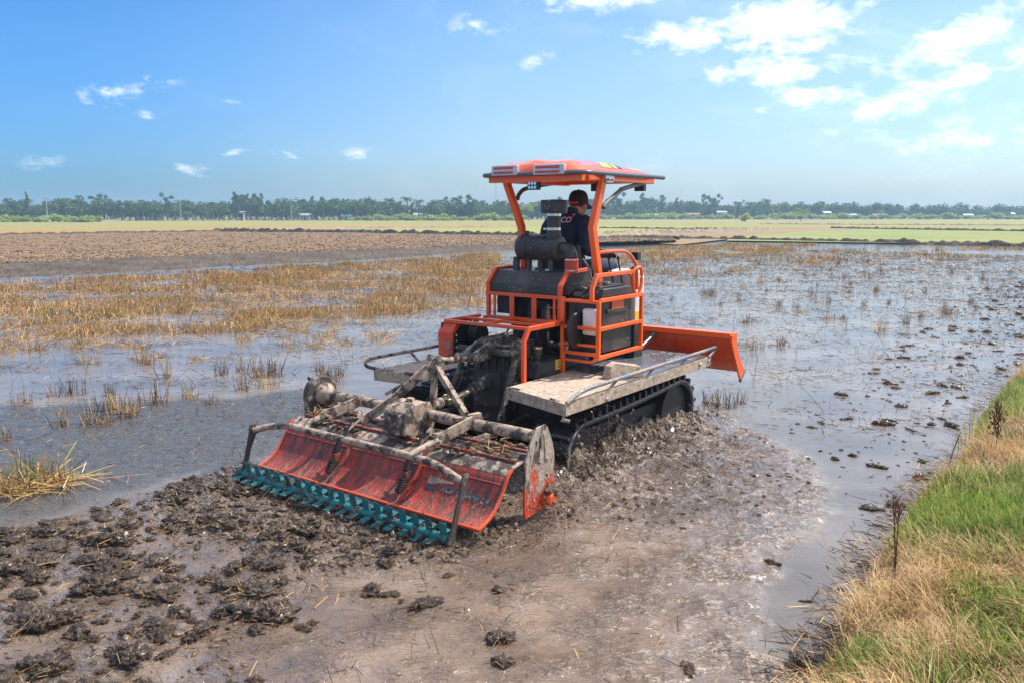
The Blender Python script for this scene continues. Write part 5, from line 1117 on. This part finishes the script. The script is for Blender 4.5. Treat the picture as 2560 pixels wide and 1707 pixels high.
hx, hz_ = .052, -.058
mb.ball((1.935 + hx, yc, 2.315 + hz_), (.100, .078, .105), 12); mb.ball((1.99 + hx, yc, 2.255 + hz_), (.052, .056, .072), 10); mb.ball((2.008 + hx, yc, 2.212 + hz_), (.035, .04, .028), 8)
mb.ball((2.045 + hx, yc, 2.268 + hz_), (.018, .014, .022), 7); mb.ball((2.035 + hx, yc, 2.228 + hz_), (.012, .026, .010), 7)
for s_ in (-1, 1): mb.ball((1.945 + hx, yc + s_ * .080, 2.272 + hz_), (.024, .012, .036), 7)
def limb(pts, rs_): mb.tube(smooth_path(pts, 5), 1.0, 14, scale=[float(v) for v in np.interp(np.linspace(0, len(pts) - 1, (len(pts) - 1) * 5 + 1), range(len(pts)), rs_)])
limb([(1.815, -.135, 2.085), (1.765, -.20, 2.00), (1.70, -.235, 1.88), (1.685, -.235, 1.80)], [.080, .078, .062, .056]); limb([(1.675, -.24, 1.815), (1.74, -.255, 1.79), (1.84, -.285, 1.765), (1.965, -.315, 1.745)], [.058, .060, .050, .038])
limb([(1.815, .195, 2.085), (1.80, .265, 2.00), (1.79, .30, 1.88), (1.79, .30, 1.80)], [.080, .078, .062, .056]); limb([(1.78, .30, 1.81), (1.87, .29, 1.80), (1.97, .27, 1.80), (2.08, .24, 1.81)], [.058, .058, .048, .038])
for s_, ky in ((-1, -.19), (1, .25)):
    limb([(1.90, yc + s_ * .09, 1.575), (2.10, yc + s_ * .15, 1.605), (2.33, ky, 1.60)], [.105, .092, .072]); limb([(2.335, ky, 1.60), (2.37, ky, 1.42), (2.36, ky, 1.20)], [.072, .064, .048]); limb([(2.33, ky, 1.165), (2.42, ky, 1.155), (2.52, ky, 1.14)], [.048, .042, .034])
def remeshed(name, mb_, vox, it, mats, choose, parent, sh_):
    tmp = mb_.build('tmp', M['navy'], None); rm = tmp.modifiers.new('r', 'REMESH'); rm.mode = 'VOXEL'; rm.voxel_size = vox; smd = tmp.modifiers.new('s', 'SMOOTH'); smd.iterations = it; smd.factor = .5
    dg = bpy.context.evaluated_depsgraph_get(); me = bpy.data.meshes.new_from_object(tmp.evaluated_get(dg)); bpy.data.objects.remove(tmp); me.name = name; me.materials.clear()
    for m_ in mats: me.materials.append(m_)
    me.polygons.foreach_set('use_smooth', [True] * len(me.polygons)); me.polygons.foreach_set('material_index', [choose(p.center) for p in me.polygons])
    me.transform(Matrix.Translation(sh_)); return link(name, me, parent)
PS = Vector((-1.85, -.03, -1.50))
def bodymat(c):
    if c.z > 2.165 or (c.z > 2.095 + (1.93 - c.x) * .8 and c.x > 1.885): return 1
    if c.x > 2.28 and c.z < 1.21: return 3
    return 2 if (c.z < 1.60 or (c.x > 2.02 and c.z < 1.72)) else 0
remeshed('body', mb, .0095, 5, [M['navy'], M['skin'], M['trouser'], M['blackclean']], bodymat, pe, PS)
def person_part(name, mb_, mats, bevel=0):
    mb_.v = [(x + PS.x, y + PS.y, z + PS.z) for x, y, z in mb_.v]; return mb_.build(name, mats, pe, bevel)
mb = MB(); vs = []
capc = (1.935 + hx, yc, 2.325 + hz_); prof_c = [(0, .118), (.045, .114), (.075, .098), (.095, .070), (.104, .035), (.106, .0), (.105, -.028)]
for (r_, h) in prof_c[1:]:
    for i in range(28): a = 2 * math.pi * i / 28; vs.append((capc[0] + r_ * 1.10 * math.cos(a), capc[1] + r_ * .90 * math.sin(a), capc[2] + h))
fs = [(i * 28 + j, i * 28 + (j + 1) % 28, (i + 1) * 28 + (j + 1) % 28, (i + 1) * 28 + j) for i in range(5) for j in range(28)]
vs.append((capc[0], capc[1], capc[2] + .118)); fs += [(len(vs) - 1, j, (j + 1) % 28) for j in range(28)]
mb.add(vs, fs); mb.ball((capc[0], capc[1], capc[2] + .118), (.010, .010, .007), 6)
br = []; bf = []
for i in range(13):
    a = R(-62 + 124 * i / 12); ca, sa = math.cos(a), math.sin(a)
    for t_ in range(4):
        f = t_ / 3; rr_ = .100 + (.034 + .098 * max(0, ca) ** .7) * f
        br.append((capc[0] + rr_ * 1.03 * ca, capc[1] + rr_ * .84 * sa, capc[2] - .014 - .052 * f - .020 * abs(sa) * f))
bf = [(i * 4 + t_, (i + 1) * 4 + t_, (i + 1) * 4 + t_ + 1, i * 4 + t_ + 1) for i in range(12) for t_ in range(3)]
nb_ = len(br); br += [(x, y, z - .006) for x, y, z in br]; bf += [tuple(q + nb_ for q in f[::-1]) for f in bf] + [(i * 4 + 3, (i + 1) * 4 + 3, (i + 1) * 4 + 3 + nb_, i * 4 + 3 + nb_) for i in range(12)]
mb.add(br, bf); person_part('cap', mb, M['capcloth'])
mb = MB(); a_ = [R(x) for x in range(152, 222, 8)]
mb.sweep([(capc[0] + .108 * 1.10 * math.cos(a), capc[1] + .109 * .90 * math.sin(a), capc[2] - .012) for a in a_], [(-.002, -.012), (.002, -.012), (.002, .012), (-.002, .012)]); person_part('cap_strap', mb, M['strapred'])
mb = MB(); mb.ball((1.930 + hx, yc, 2.305 + hz_), (.1005, .0800, .075), 12); mb.v = [(x, y, max(z, 2.262 + hz_ if x < 1.93 + hx else 2.295 + hz_)) for x, y, z in mb.v]; person_part('hair', mb, M['hair'])
mb = MB(); mb.sweep([(1.845 + .070 * math.cos(R(a)), yc + .072 * math.sin(R(a)), 2.165 + .018 * math.cos(R(a)) * -1) for a in range(50, 311, 20)], [(-.006, -.03), (.006, -.03), (.005, .03), (-.005, .03)]); person_part('collar', mb, M['navy'])
mb = MB()
for s_ in (-1, 1): mb.ball((2.026 + hx, yc + s_ * .03, 2.288 + hz_), .010, 6)
person_part('eyes', mb, M['cream'])
def hand(name, wr, fwd, dn, s_):
    """gloved hand: palm, four fingers of different length closed over a lever, thumb at the side"""
    wr, f, d = Vector(wr), Vector(fwd).normalized(), Vector(dn).normalized(); sd = f.cross(d).normalized() * s_; h_ = MB()
    h_.tube([wr - f * .03, wr + f * .01, wr + f * .05, wr + f * .088], 1, 12, scale=[.036, .034, .040, .034])
    for k, L in enumerate((.070, .078, .074, .058)):
        b0_ = wr + f * .078 + sd * (.030 - .020 * k) - d * .006; b1_ = b0_ + f * L * .42 + d * .006; b2_ = b1_ + f * L * .20 + d * L * .34; b3_ = b2_ - f * L * .12 + d * L * .30
        h_.tube([b0_ - f * .02, b0_, b1_, b2_, b3_], 1, 8, scale=[.011, .0110, .0102, .0095, .008])
    t0 = wr + f * .035 + sd * .034; h_.tube([t0, t0 + sd * .018 + f * .028 + d * .018, t0 + sd * .008 + f * .050 + d * .038, t0 + f * .062 + d * .046], 1, 8, scale=[.014, .012, .0105, .0085])
    remeshed(name, h_, .0042, 2, [M['glove']], lambda c: 0, pe, PS)
hand('glove', (1.955, -.313, 1.747), (1, -.28, -.06), (.1, -.05, -1), 1); hand('glove', (2.075, .24, 1.81), (1, -.1, -.05), (.1, 0, -1), 1)
for s_, sz, y, z in (('CO', .078, -.012, 2.085), ('Y', .050, -.075, 2.128)):
    text_obj('lettering', s_, sz, M['pink'], pe, frame_mat(Vector((1.685 if z < 2.1 else 1.722, y, z)) + PS, (0.06, -1, 0), (.12 if z < 2.1 else .5, 0, 1)), .0006, .35)

# ---------------------------------------------------------------- trees, houses, poles and fence beyond the fields
M['leaf'] = leafmat('far_leaf', (.085, .145, .042), .45, .2); M['leaf2'] = leafmat('far_leaf_blue_green', (.070, .128, .046), .4, .2)
M['leafpale'] = leafmat('leaf_pale', (.33, .41, .09), .35, .3); M['leafyel'] = leafmat('leaf_yellow_green', (.48, .48, .09), .35, .35)
M['bark'] = simple('bark', (.14, .105, .075), .9, var=.3); M['palmleaf'] = leafmat('palm_leaf', (.10, .145, .045), .4, .25)
def leaves(name, clumps, n, size, mat, seed):
    r_ = np.random.RandomState(seed); C_ = np.array([c[:3] for c in clumps]); S_ = np.array([c[3:6] for c in clumps]); w_ = S_.prod(1); k = r_.choice(len(C_), n, p=w_ / w_.sum())
    d = r_.randn(n, 3); d /= np.linalg.norm(d, axis=1)[:, None]; rr_ = r_.rand(n, 1) ** .45; P = C_[k] + d * rr_ * S_[k]
    a = r_.randn(n, 3); a /= np.linalg.norm(a, axis=1)[:, None]; b_ = np.cross(a, r_.randn(n, 3)); b_ /= np.linalg.norm(b_, axis=1)[:, None]; s_ = size * (.5 + .9 * r_.rand(n, 1))
    V = np.stack([P - a * s_, P + b_ * s_ * .6, P + a * s_, P - b_ * s_ * .6], 1).reshape(-1, 3)
    return fast_mesh(name, V, np.arange(n * 4).reshape(-1, 4), [mat])
def tree_parts(kind, seed):
    r_ = random.Random(seed); tk = MB(); g = lambda a, b_: r_.uniform(a, b_)
    if kind == 'round':
        H_ = 6.0; cl_ = [(g(-2.0, 2.0), g(-1.6, 1.6), g(2.2, 5.0), g(.9, 1.6), g(.9, 1.6), g(.7, 1.2)) for _ in range(8)] + [(0, 0, 3.6, 1.6, 1.6, 1.6)]; n, sz, mt = 900, .26, M['leaf']
    elif kind == 'low':
        cl_ = [(g(-2.6, 2.6), g(-1.6, 1.6), g(1.0, 3.0), g(.9, 1.7), g(.9, 1.5), g(.7, 1.1)) for _ in range(8)]; n, sz, mt = 900, .26, M['leaf2']
    elif kind == 'tall':
        cl_ = [(g(-.9, .9) * (1 + .2 * k), g(-.8, .8), 3.2 + k * .62, g(.5, 1.0), g(.5, 1.0), g(.5, .9)) for k in range(9)]; n, sz, mt = 760, .24, M['leaf2']
    elif kind == 'spire':
        cl_ = [(g(-.15, .15), 0, 1.2 + k * .75, .75 - .05 * k, .75 - .05 * k, .6) for k in range(8)]; n, sz, mt = 600, .2, M['leaf']
    elif kind == 'umbrella':
        cl_ = [(g(-2.1, 2.1), g(-1.5, 1.5), g(3.0, 4.6), g(.6, 1.1), g(.6, 1.0), g(.28, .5)) for _ in range(13)]; n, sz, mt = 1500, .15, M['leafpale']
    elif kind == 'bush':
        cl_ = [(g(-.8, .8), g(-.6, .6), g(.5, 1.9), g(.5, .9), g(.5, .8), g(.5, .8)) for _ in range(9)]; n, sz, mt = 1500, .13, M['leafyel']
    elif kind == 'shrub':
        cl_ = [(g(-1.6, 1.6), g(-.8, .8), g(.3, 1.2), g(.6, 1.1), g(.5, .9), g(.4, .7)) for _ in range(8)]; n, sz, mt = 900, .18, M['leafpale']
    if kind == 'palm':
        tk.tube([(0, 0, 0), (g(-.2, .2), 0, 2.2), (g(-.4, .4), .1, 4.6)], .16, 7, scale=[1.2, .9, .75]); top_ = Vector(tk.v[-1]); V = []; F = []
        top_ = Vector((sum(p[0] for p in tk.v[-7:]) / 7, sum(p[1] for p in tk.v[-7:]) / 7, 4.6))
        for k in range(17):
            a = 6.283 * k / 17 + g(-.2, .2); e = g(.1, 1.2); L = g(1.7, 2.4); p = top_.copy(); q_ = []
            for s_ in range(6):
                q_.append(p.copy()); p = p + Vector((math.cos(a) * math.cos(e), math.sin(a) * math.cos(e), math.sin(e))) * L / 6; e -= .36
            sd = Vector((-math.sin(a), math.cos(a), 0))
            for s_ in range(5):
                for m_ in range(3):
                    c = q_[s_].lerp(q_[s_ + 1], m_ / 3)
                    for sg in (-1, 1):
                        o_ = len(V); t_ = (q_[s_ + 1] - q_[s_]).normalized(); w_ = .52 * (1 - (s_ / 6) ** 2); tip = c + sd * sg * w_ + t_ * .22 - Vector((0, 0, .22)); V += [c, c + t_ * .10, tip + t_ * .04, tip]; F.append((o_, o_ + 1, o_ + 2, o_ + 3))
        return fast_mesh('crown', V, F, [M['palmleaf']]), tk.mesh('trunk', M['bark'])
    if kind in ('bush', 'shrub'):
        for k in range(4): tk.tube([(0, 0, 0), (g(-.4, .4), g(-.4, .4), .8)], .05, 6, scale=[1, .5])
    else:
        h0 = {'round': 2.4, 'low': 1.3, 'tall': 5.5, 'spire': 5, 'umbrella': 1.9}[kind]; r0 = {'tall': .16, 'umbrella': .13}.get(kind, .2)
        tk.tube([(0, 0, 0), (g(-.15, .15), 0, h0 * .5), (g(-.3, .3), 0, h0)], r0, 8, scale=[1.3, .9, .6])
        for c in cl_[:6]: tk.tube([(0, 0, h0 * .55), (c[0] * .45, c[1] * .45, h0 * .6 + (c[2] - h0 * .6) * .6), (c[0] * .85, c[1] * .85, c[2])], r0 * .45, 6, scale=[1, .7, .3])
    return leaves('crown', cl_, n, sz, mt, seed), tk.mesh('trunk', M['bark'])
KINDS = {}
for kd, c_ in (('round', 3), ('low', 3), ('tall', 4), ('spire', 1), ('palm', 3), ('umbrella', 2), ('bush', 1), ('shrub', 3)): KINDS[kd] = [tree_parts(kd, 300 + 17 * i + len(kd)) for i in range(c_)]
NAT = {'round': 6.0, 'low': 4.0, 'tall': 9.0, 'spire': 7.0, 'palm': 5.6, 'umbrella': 5.0, 'bush': 2.5, 'shrub': 1.8}
def plant(name, kd, px, dist, h, label, cat, group=None, v=None, wide=1.0):
    d = ray_dir(px, HOR); k = dist / d.y; x, y = d.x * k, dist; s_ = h / NAT[kd]; root = empty(name, (x, y, .0), rnd.uniform(0, 6.28)); root.scale = (s_ * wide, s_ * wide, s_)
    cr, tk = KINDS[kd][rnd.randrange(len(KINDS[kd])) if v is None else v]; link('crown', cr, root); link('trunk', tk, root); return tag(root, label, cat, group)
LB = {'round': ('broadleaf_tree', 'round bushy broadleaf tree in the hazy tree line beyond the fields', 'tree', 'round trees of the far tree line'), 'low': ('broadleaf_tree', 'low spreading bluish green tree in the hazy far tree line', 'tree', 'low trees of the far tree line'),
      'tall': ('slender_tree', 'tall slender tree rising above the hazy far tree line', 'tree', 'tall trees of the far tree line'), 'palm': ('coconut_palm', 'coconut palm with drooping fronds in the far tree line', 'palm', 'palms of the far tree line')}
def px_h(px): return float(np.interp(px, [0, 400, 700, 1000, 1300, 1600, 2000, 2300, 2560], [46, 47, 50, 47, 44, 46, 38, 32, 31]))
x = -120
while x < 2700:
    dist = float(np.interp(x, [0, 1200, 1500, 2560], [235, 262, 318, 350])) + rnd.uniform(-8, 26); hp_ = px_h(x) * rnd.uniform(.75, 1.28); h = hp_ / FPX * dist
    kd = rnd.choices(('round', 'low', 'palm', 'tall'), (.36, .34, .30 if x < 1300 else .04, .10))[0]
    if kd == 'tall': h *= 1.15
    plant(LB[kd][0], kd, x, dist, h, *LB[kd][1:], wide=rnd.uniform(1.0, 1.35) if kd != 'palm' else 1); x += rnd.uniform(9, 20)
for px, top_ in ((28, 496), (42, 500), (152, 497), (140, 503), (268, 487), (256, 492), (598, 480), (616, 484), (640, 485), (655, 483), (780, 490), (808, 493), (826, 498), (1115, 492), (1133, 494), (1170, 499), (1240, 500), (1598, 500), (1690, 494), (1760, 486), (1776, 490), (1794, 492), (1848, 500), (1965, 507), (2085, 506), (2180, 514), (2205, 516), (2260, 518), (2352, 515), (2480, 518), (2540, 516), (885, 507), (1185, 505)):
    dist = float(np.interp(px, [0, 1200, 1500, 2560], [250, 270, 325, 355])) + rnd.uniform(0, 15)
    plant('slender_tree', 'tall', px, dist, (HOR - top_) / FPX * dist + CAM_H, *LB['tall'][1:], wide=rnd.uniform(.8, 1.0))
for px, top_ in ((200, 489), (340, 503), (430, 505), (1085, 500), (1575, 502), (1745, 500), (2100, 508), (2370, 516)):
    dist = float(np.interp(px, [0, 1200, 1500, 2560], [240, 262, 312, 345])); plant('broadleaf_tree', 'round', px, dist, (HOR - top_) / FPX * dist + CAM_H, *LB['round'][1:])
for px, top_ in ((242, 500), (303, 505), (325, 499), (342, 506), (480, 510), (505, 508), (650, 515), (690, 508), (890, 503), (918, 507), (1010, 510), (1090, 512), (560, 512), (940, 512)):
    dist = 246 + rnd.uniform(-8, 6); plant('coconut_palm', 'palm', px, dist, (HOR - top_) / FPX * dist + CAM_H, *LB['palm'][1:])
plant('cypress_tree', 'spire', 70, 252, 8.6, 'dark narrow cypress at the far left, taller than the trees around it', 'tree')
for i, px in enumerate(range(-30, 250, 27)): plant('shrub', 'shrub', px + rnd.uniform(-8, 8), rnd.uniform(196, 205), rnd.uniform(1.5, 2.3), 'bright green shrub in the row along the far left field edge', 'shrub', 'shrubs along the far left field edge', wide=1.2)
for i, px in enumerate(range(880, 1300, 34)): plant('shrub', 'shrub', px + rnd.uniform(-8, 8), rnd.uniform(238, 246), rnd.uniform(1.5, 2.6), 'green shrub under the far trees beyond the yellow green field', 'shrub', 'shrubs under the far trees', wide=1.4)
for i, px in enumerate(range(1510, 2560, 40)): plant('shrub', 'shrub', px + rnd.uniform(-12, 12), rnd.uniform(292, 312), rnd.uniform(1.6, 2.8), 'hazy shrub at the foot of the far right tree line', 'shrub', 'shrubs at the foot of the far right tree line', wide=1.6)
plant('umbrella_tree', 'umbrella', 1322, 236, 5.0, 'lone flat crowned tree in the field, seen between the canopy posts', 'tree', v=0)
plant('umbrella_tree', 'umbrella', 2002, 208, 3.55, 'lone flat crowned tree standing right of the round yellow bush', 'tree', v=1, wide=1.15)
plant('bush', 'bush', 1862, 208, 2.55, 'round yellow green bush standing alone in the right field', 'bush')
# houses
WALL = [simple('house_wall_white', (.42, .43, .44), .8), simple('house_wall_blue', (.30, .42, .52), .8), simple('house_wall_tan', (.46, .38, .30), .8)]
ROOF = [simple('roof_tin', (.40, .45, .49), .4, .3), simple('roof_red_tile', (.48, .16, .09), .8), simple('roof_blue_tin', (.16, .30, .46), .5), simple('roof_brown', (.25, .17, .12), .8)]
winm = simple('house_opening', (.03, .035, .04), .4)
def house(px, dist, wd, h, rf, wl, label, roof_h=.9):
    wd *= .52; h *= .74; roof_h *= .62; dist += 24
    d = ray_dir(px, HOR); root = tag(empty('house', (d.x * dist / d.y, dist, 0), rnd.uniform(-.25, .25)), label, 'house'); dp = wd * .6
    MB().box((-wd / 2, -dp / 2, 0), (wd / 2, dp / 2, h)).build('wall', WALL[wl], root)
    o = .35; MB().prism([(-dp / 2 - o, h - .05), (dp / 2 + o, h - .05), (.0, h + roof_h)], 'x', -wd / 2 - o, wd / 2 + o).build('roof', ROOF[rf], root)
    MB().box((-.3, -dp / 2 - .03, .02), (.3, -dp / 2 + .05, h * .8)).build('door', winm, root)
    for s_ in (-1, 1): MB().box((s_ * wd * .33 - .3, -dp / 2 - .03, h * .4), (s_ * wd * .33 + .3, -dp / 2 + .05, h * .75)).build('window', winm, root)
for a in ((208, 228, 7.0, 2.6, 1, 2, 'house with a steep red tiled roof among the far left trees', 2.4), (348, 226, 4.6, 2.6, 2, 1, 'small house with a blue tin roof behind the palms on the left'), (388, 222, 8.0, 2.4, 0, 1, 'long low house with a pale grey tin roof on the left'), (116, 212, 4.2, 1.7, 0, 0, 'tiny white hut behind the green shrubs at far left', .4),
          (468, 228, 4.0, 2.2, 0, 1, 'small pale roofed shed left of the tallest tree group'), (605, 224, 2.4, 3.4, 0, 0, 'narrow white hut below the tallest tree group', .4), (764, 226, 5.0, 2.2, 0, 0, 'white shed right of the tallest tree group'), (866, 228, 4.6, 1.9, 2, 0, 'low house with a bluish roof between two palm groups'),
          (1053, 246, 9.0, 2.3, 0, 1, 'long low grey house left of the tractor canopy'), (1109, 244, 4.4, 2.0, 2, 0, 'small white house nearest to the left canopy post'), (1732, 288, 8.6, 2.4, 3, 2, 'brown roofed house left of the yellow bush, far behind'), (1804, 290, 6.0, 3.4, 0, 0, 'pale tin roof gable behind the yellow bush'),
          (1646, 296, 5.2, 2.0, 0, 2, 'small shed left of the brown roofed house'), (1574, 298, 4.0, 2.4, 0, 0, 'white house close right of the driver, far away'), (2066, 300, 5.0, 3.2, 0, 0, 'white gable right of the lone flat crowned tree'), (2126, 300, 9.0, 2.0, 0, 1, 'long grey shed in the far right tree line'), (2192, 302, 5.0, 1.9, 1, 2, 'reddish hut in the far right tree line'), (2420, 310, 6.0, 1.9, 0, 0, 'white low hut toward the right end of the tree line'), (2525, 318, 5.4, 2.6, 0, 0, 'pale house at the right end of the tree line')): house(*a)
wood = simple('grey_wood', (.30, .27, .24), .9, var=.2); steel = simple('mast_steel', (.45, .46, .48), .5, .5)
fx = [(px, 232 + 3 * math.sin(px * .01)) for px in np.arange(20, 1000, 12.5)]
d0_ = ray_dir(20, HOR); fr = tag(empty('field_fence', (d0_.x * 232 / d0_.y, 232, 0)), 'long wooden post fence at the far edge of the left fields', 'fence'); last = None
for i, (px, dist) in enumerate(fx):
    d = ray_dir(px, HOR); x, y = d.x * dist / d.y - fr.location.x, dist - fr.location.y; h = rnd.uniform(1.3, 1.9)
    MB().tube([(x, y, 0), (x + rnd.uniform(-.08, .08), y, h)], .07, 6).build('post', wood, fr)
    last = (x, y)
mb = MB(); d = ray_dir(20, HOR)
for hgt_ in (.5, 1.0): mb.tube([(ray_dir(px, HOR).x * dist / ray_dir(px, HOR).y - fr.location.x, dist - fr.location.y, hgt_) for px, dist in fx], .022, 4)
mb.build('wire', wood, fr)
for px, dist, h in ((118, 214, 6.4), (452, 236, 6.0), (728, 240, 6.5)):
    d = ray_dir(px, HOR); r0_ = tag(empty('utility_pole', (d.x * dist / d.y, dist, 0)), {118: 'pale utility pole beside the tiny white hut', 452: 'utility pole left of the tallest tree group', 728: 'utility pole right of the tallest tree group'}[px], 'utility pole')
    MB().tube([(0, 0, 0), (0, 0, h)], .11, 8, scale=[1.2, .8]).build('pole', steel, r0_); MB().box((-.8, -.05, h - .6), (.8, .05, h - .5)).build('crossarm', wood, r0_)
d = ray_dir(1239.5, HOR); ms = tag(empty('radio_mast', (d.x * 300 / d.y, 300, 0)), 'thin lattice radio mast on the skyline beside the left canopy post', 'mast')
mb = MB()
for a in (0, 2.1, 4.2): mb.tube([(.35 * math.cos(a), .35 * math.sin(a), 0), (.16 * math.cos(a), .16 * math.sin(a), 13.6)], .035, 4)
for k in range(26): z = .5 * k + .4; mb.tube([(.33 * math.cos(2.1 * k), .33 * math.sin(2.1 * k), z), (.33 * math.cos(2.1 * k + 2.1), .33 * math.sin(2.1 * k + 2.1), z + .5)], .02, 4)
mb.build('lattice', steel, ms); MB().tube([(0, 0, 13.6), (0, 0, 15)], .03, 5).build('antenna', steel, ms)
# tree belt behind, one mass
cl_ = []
for px in np.arange(-350, 2900, 16):
    dist = float(np.interp(px, [0, 1200, 1500, 2560], [268, 285, 345, 380])); d = ray_dir(px, HOR); h = px_h(px) * rnd.uniform(.65, 1.0) / FPX * dist; cl_.append((d.x * dist / d.y, dist + rnd.uniform(0, 9), h * .5, 2.6, 2.4, h * .5))
tag(link('tree_belt', leaves('tree_belt', cl_, 24000, .55, M['leaf2'], 77)), 'dense mass of trees and scrub behind the far tree line', 'trees', kind='stuff')
# dry weeds on the bank
M['deadweed'] = leafmat('dead_weed', (.13, .065, .035), .4, .2)
def weed(px, py, h, label, seed, leaf=0.0):
    x, y = G(px, py, .25); z = float(bank_h(np.array([x]), np.array([y]))[0]); root = tag(empty('dry_weed', (x, y, z)), label, 'weed', None); r_ = np.random.RandomState(seed); mb = MB()
    mb.tube([(0, 0, -.03), (.01 * r_.randn(), 0, h * .5), (.02 * r_.randn(), .01, h)], .0042, 6, scale=[1.1, .9, .5]); 
    for k in range(5): a = r_.rand() * 6.28; zz_ = h * (.45 + .1 * k); mb.tube([(0, 0, zz_), (.035 * math.cos(a), .035 * math.sin(a), zz_ + .045)], .0022, 5)
    mb.build('stem', M['deadweed'], root)
    n = 60 if not leaf else 110; P = np.stack([r_.randn(n) * (.010 + leaf), r_.randn(n) * (.010 + leaf), h * (.80 if not leaf else .35) + r_.rand(n) * h * (.2 if not leaf else .65)], -1)
    link('seed_head' if not leaf else 'leaves', blades('seed_head', P, .02 + (.05 if leaf else .02) * r_.rand(n), r_.rand(n) * 6.28, .6 + r_.rand(n), np.full(n, .006 if not leaf else .014), [M['deadweed']], np.zeros(n, int), 2), root)
weed(2222, 1500, .60, 'tall dry weed stalk with a dark seed head at the edge of the bank', 1); weed(2238, 1440, .48, 'short dry stalk standing just behind the tall seed head', 2)
weed(2486, 1125, .42, 'withered brown leafy weed beside the green reeds on the bank', 3, .014)
x, y = G(2462, 1100, .1); rt_ = tag(empty('reed_tuft', (x, y, .0)), 'upright tuft of green reeds at the water edge of the bank', 'reeds'); n = 70
link('blades', blades('blades', np.stack([rs.randn(n) * .10, rs.randn(n) * .13, np.zeros(n)], -1), .22 + .2 * rs.rand(n), rs.rand(n) * 6.28, .12 + .25 * rs.rand(n), np.full(n, .010), [M['grassgreen'], M['grassdark']], (rs.rand(n) < .35).astype(int)), rt_)
for px, py, lab in ((1300 + 1075, 1225, 'thin dark stick leaning out of the water beside the bank'), (2372, 1150, 'dark twig sticking up from the straw at the bank edge')):
    x, y = G(px, py, .03); tag(MB().tube([(0, 0, -.05), (.05, .03, .12), (.11, .05, .27)], .006, 6, scale=[1.2, 1, .6]).build('stick', M['strawdark'], None, loc=(x, y, .0)), lab, 'stick')
# the air between here and the far trees
hz_m = bpy.data.materials.new('haze_air'); hz_m.use_nodes = True; t = NT(hz_m.node_tree); t.n.clear()
pv = t.node('ShaderNodeVolumePrincipled'); pv.inputs['Color'].default_value = (.52, .78, 1.0, 1); pv.inputs['Density'].default_value = .00085; pv.inputs['Anisotropy'].default_value = .2
t.l.new(pv.outputs[0], t.node('ShaderNodeOutputMaterial').inputs['Volume'])
tag(MB().box((-920, -80, -1.2), (920, 880, 18.0)).build('haze', hz_m, None, smooth=False), kind='stuff')
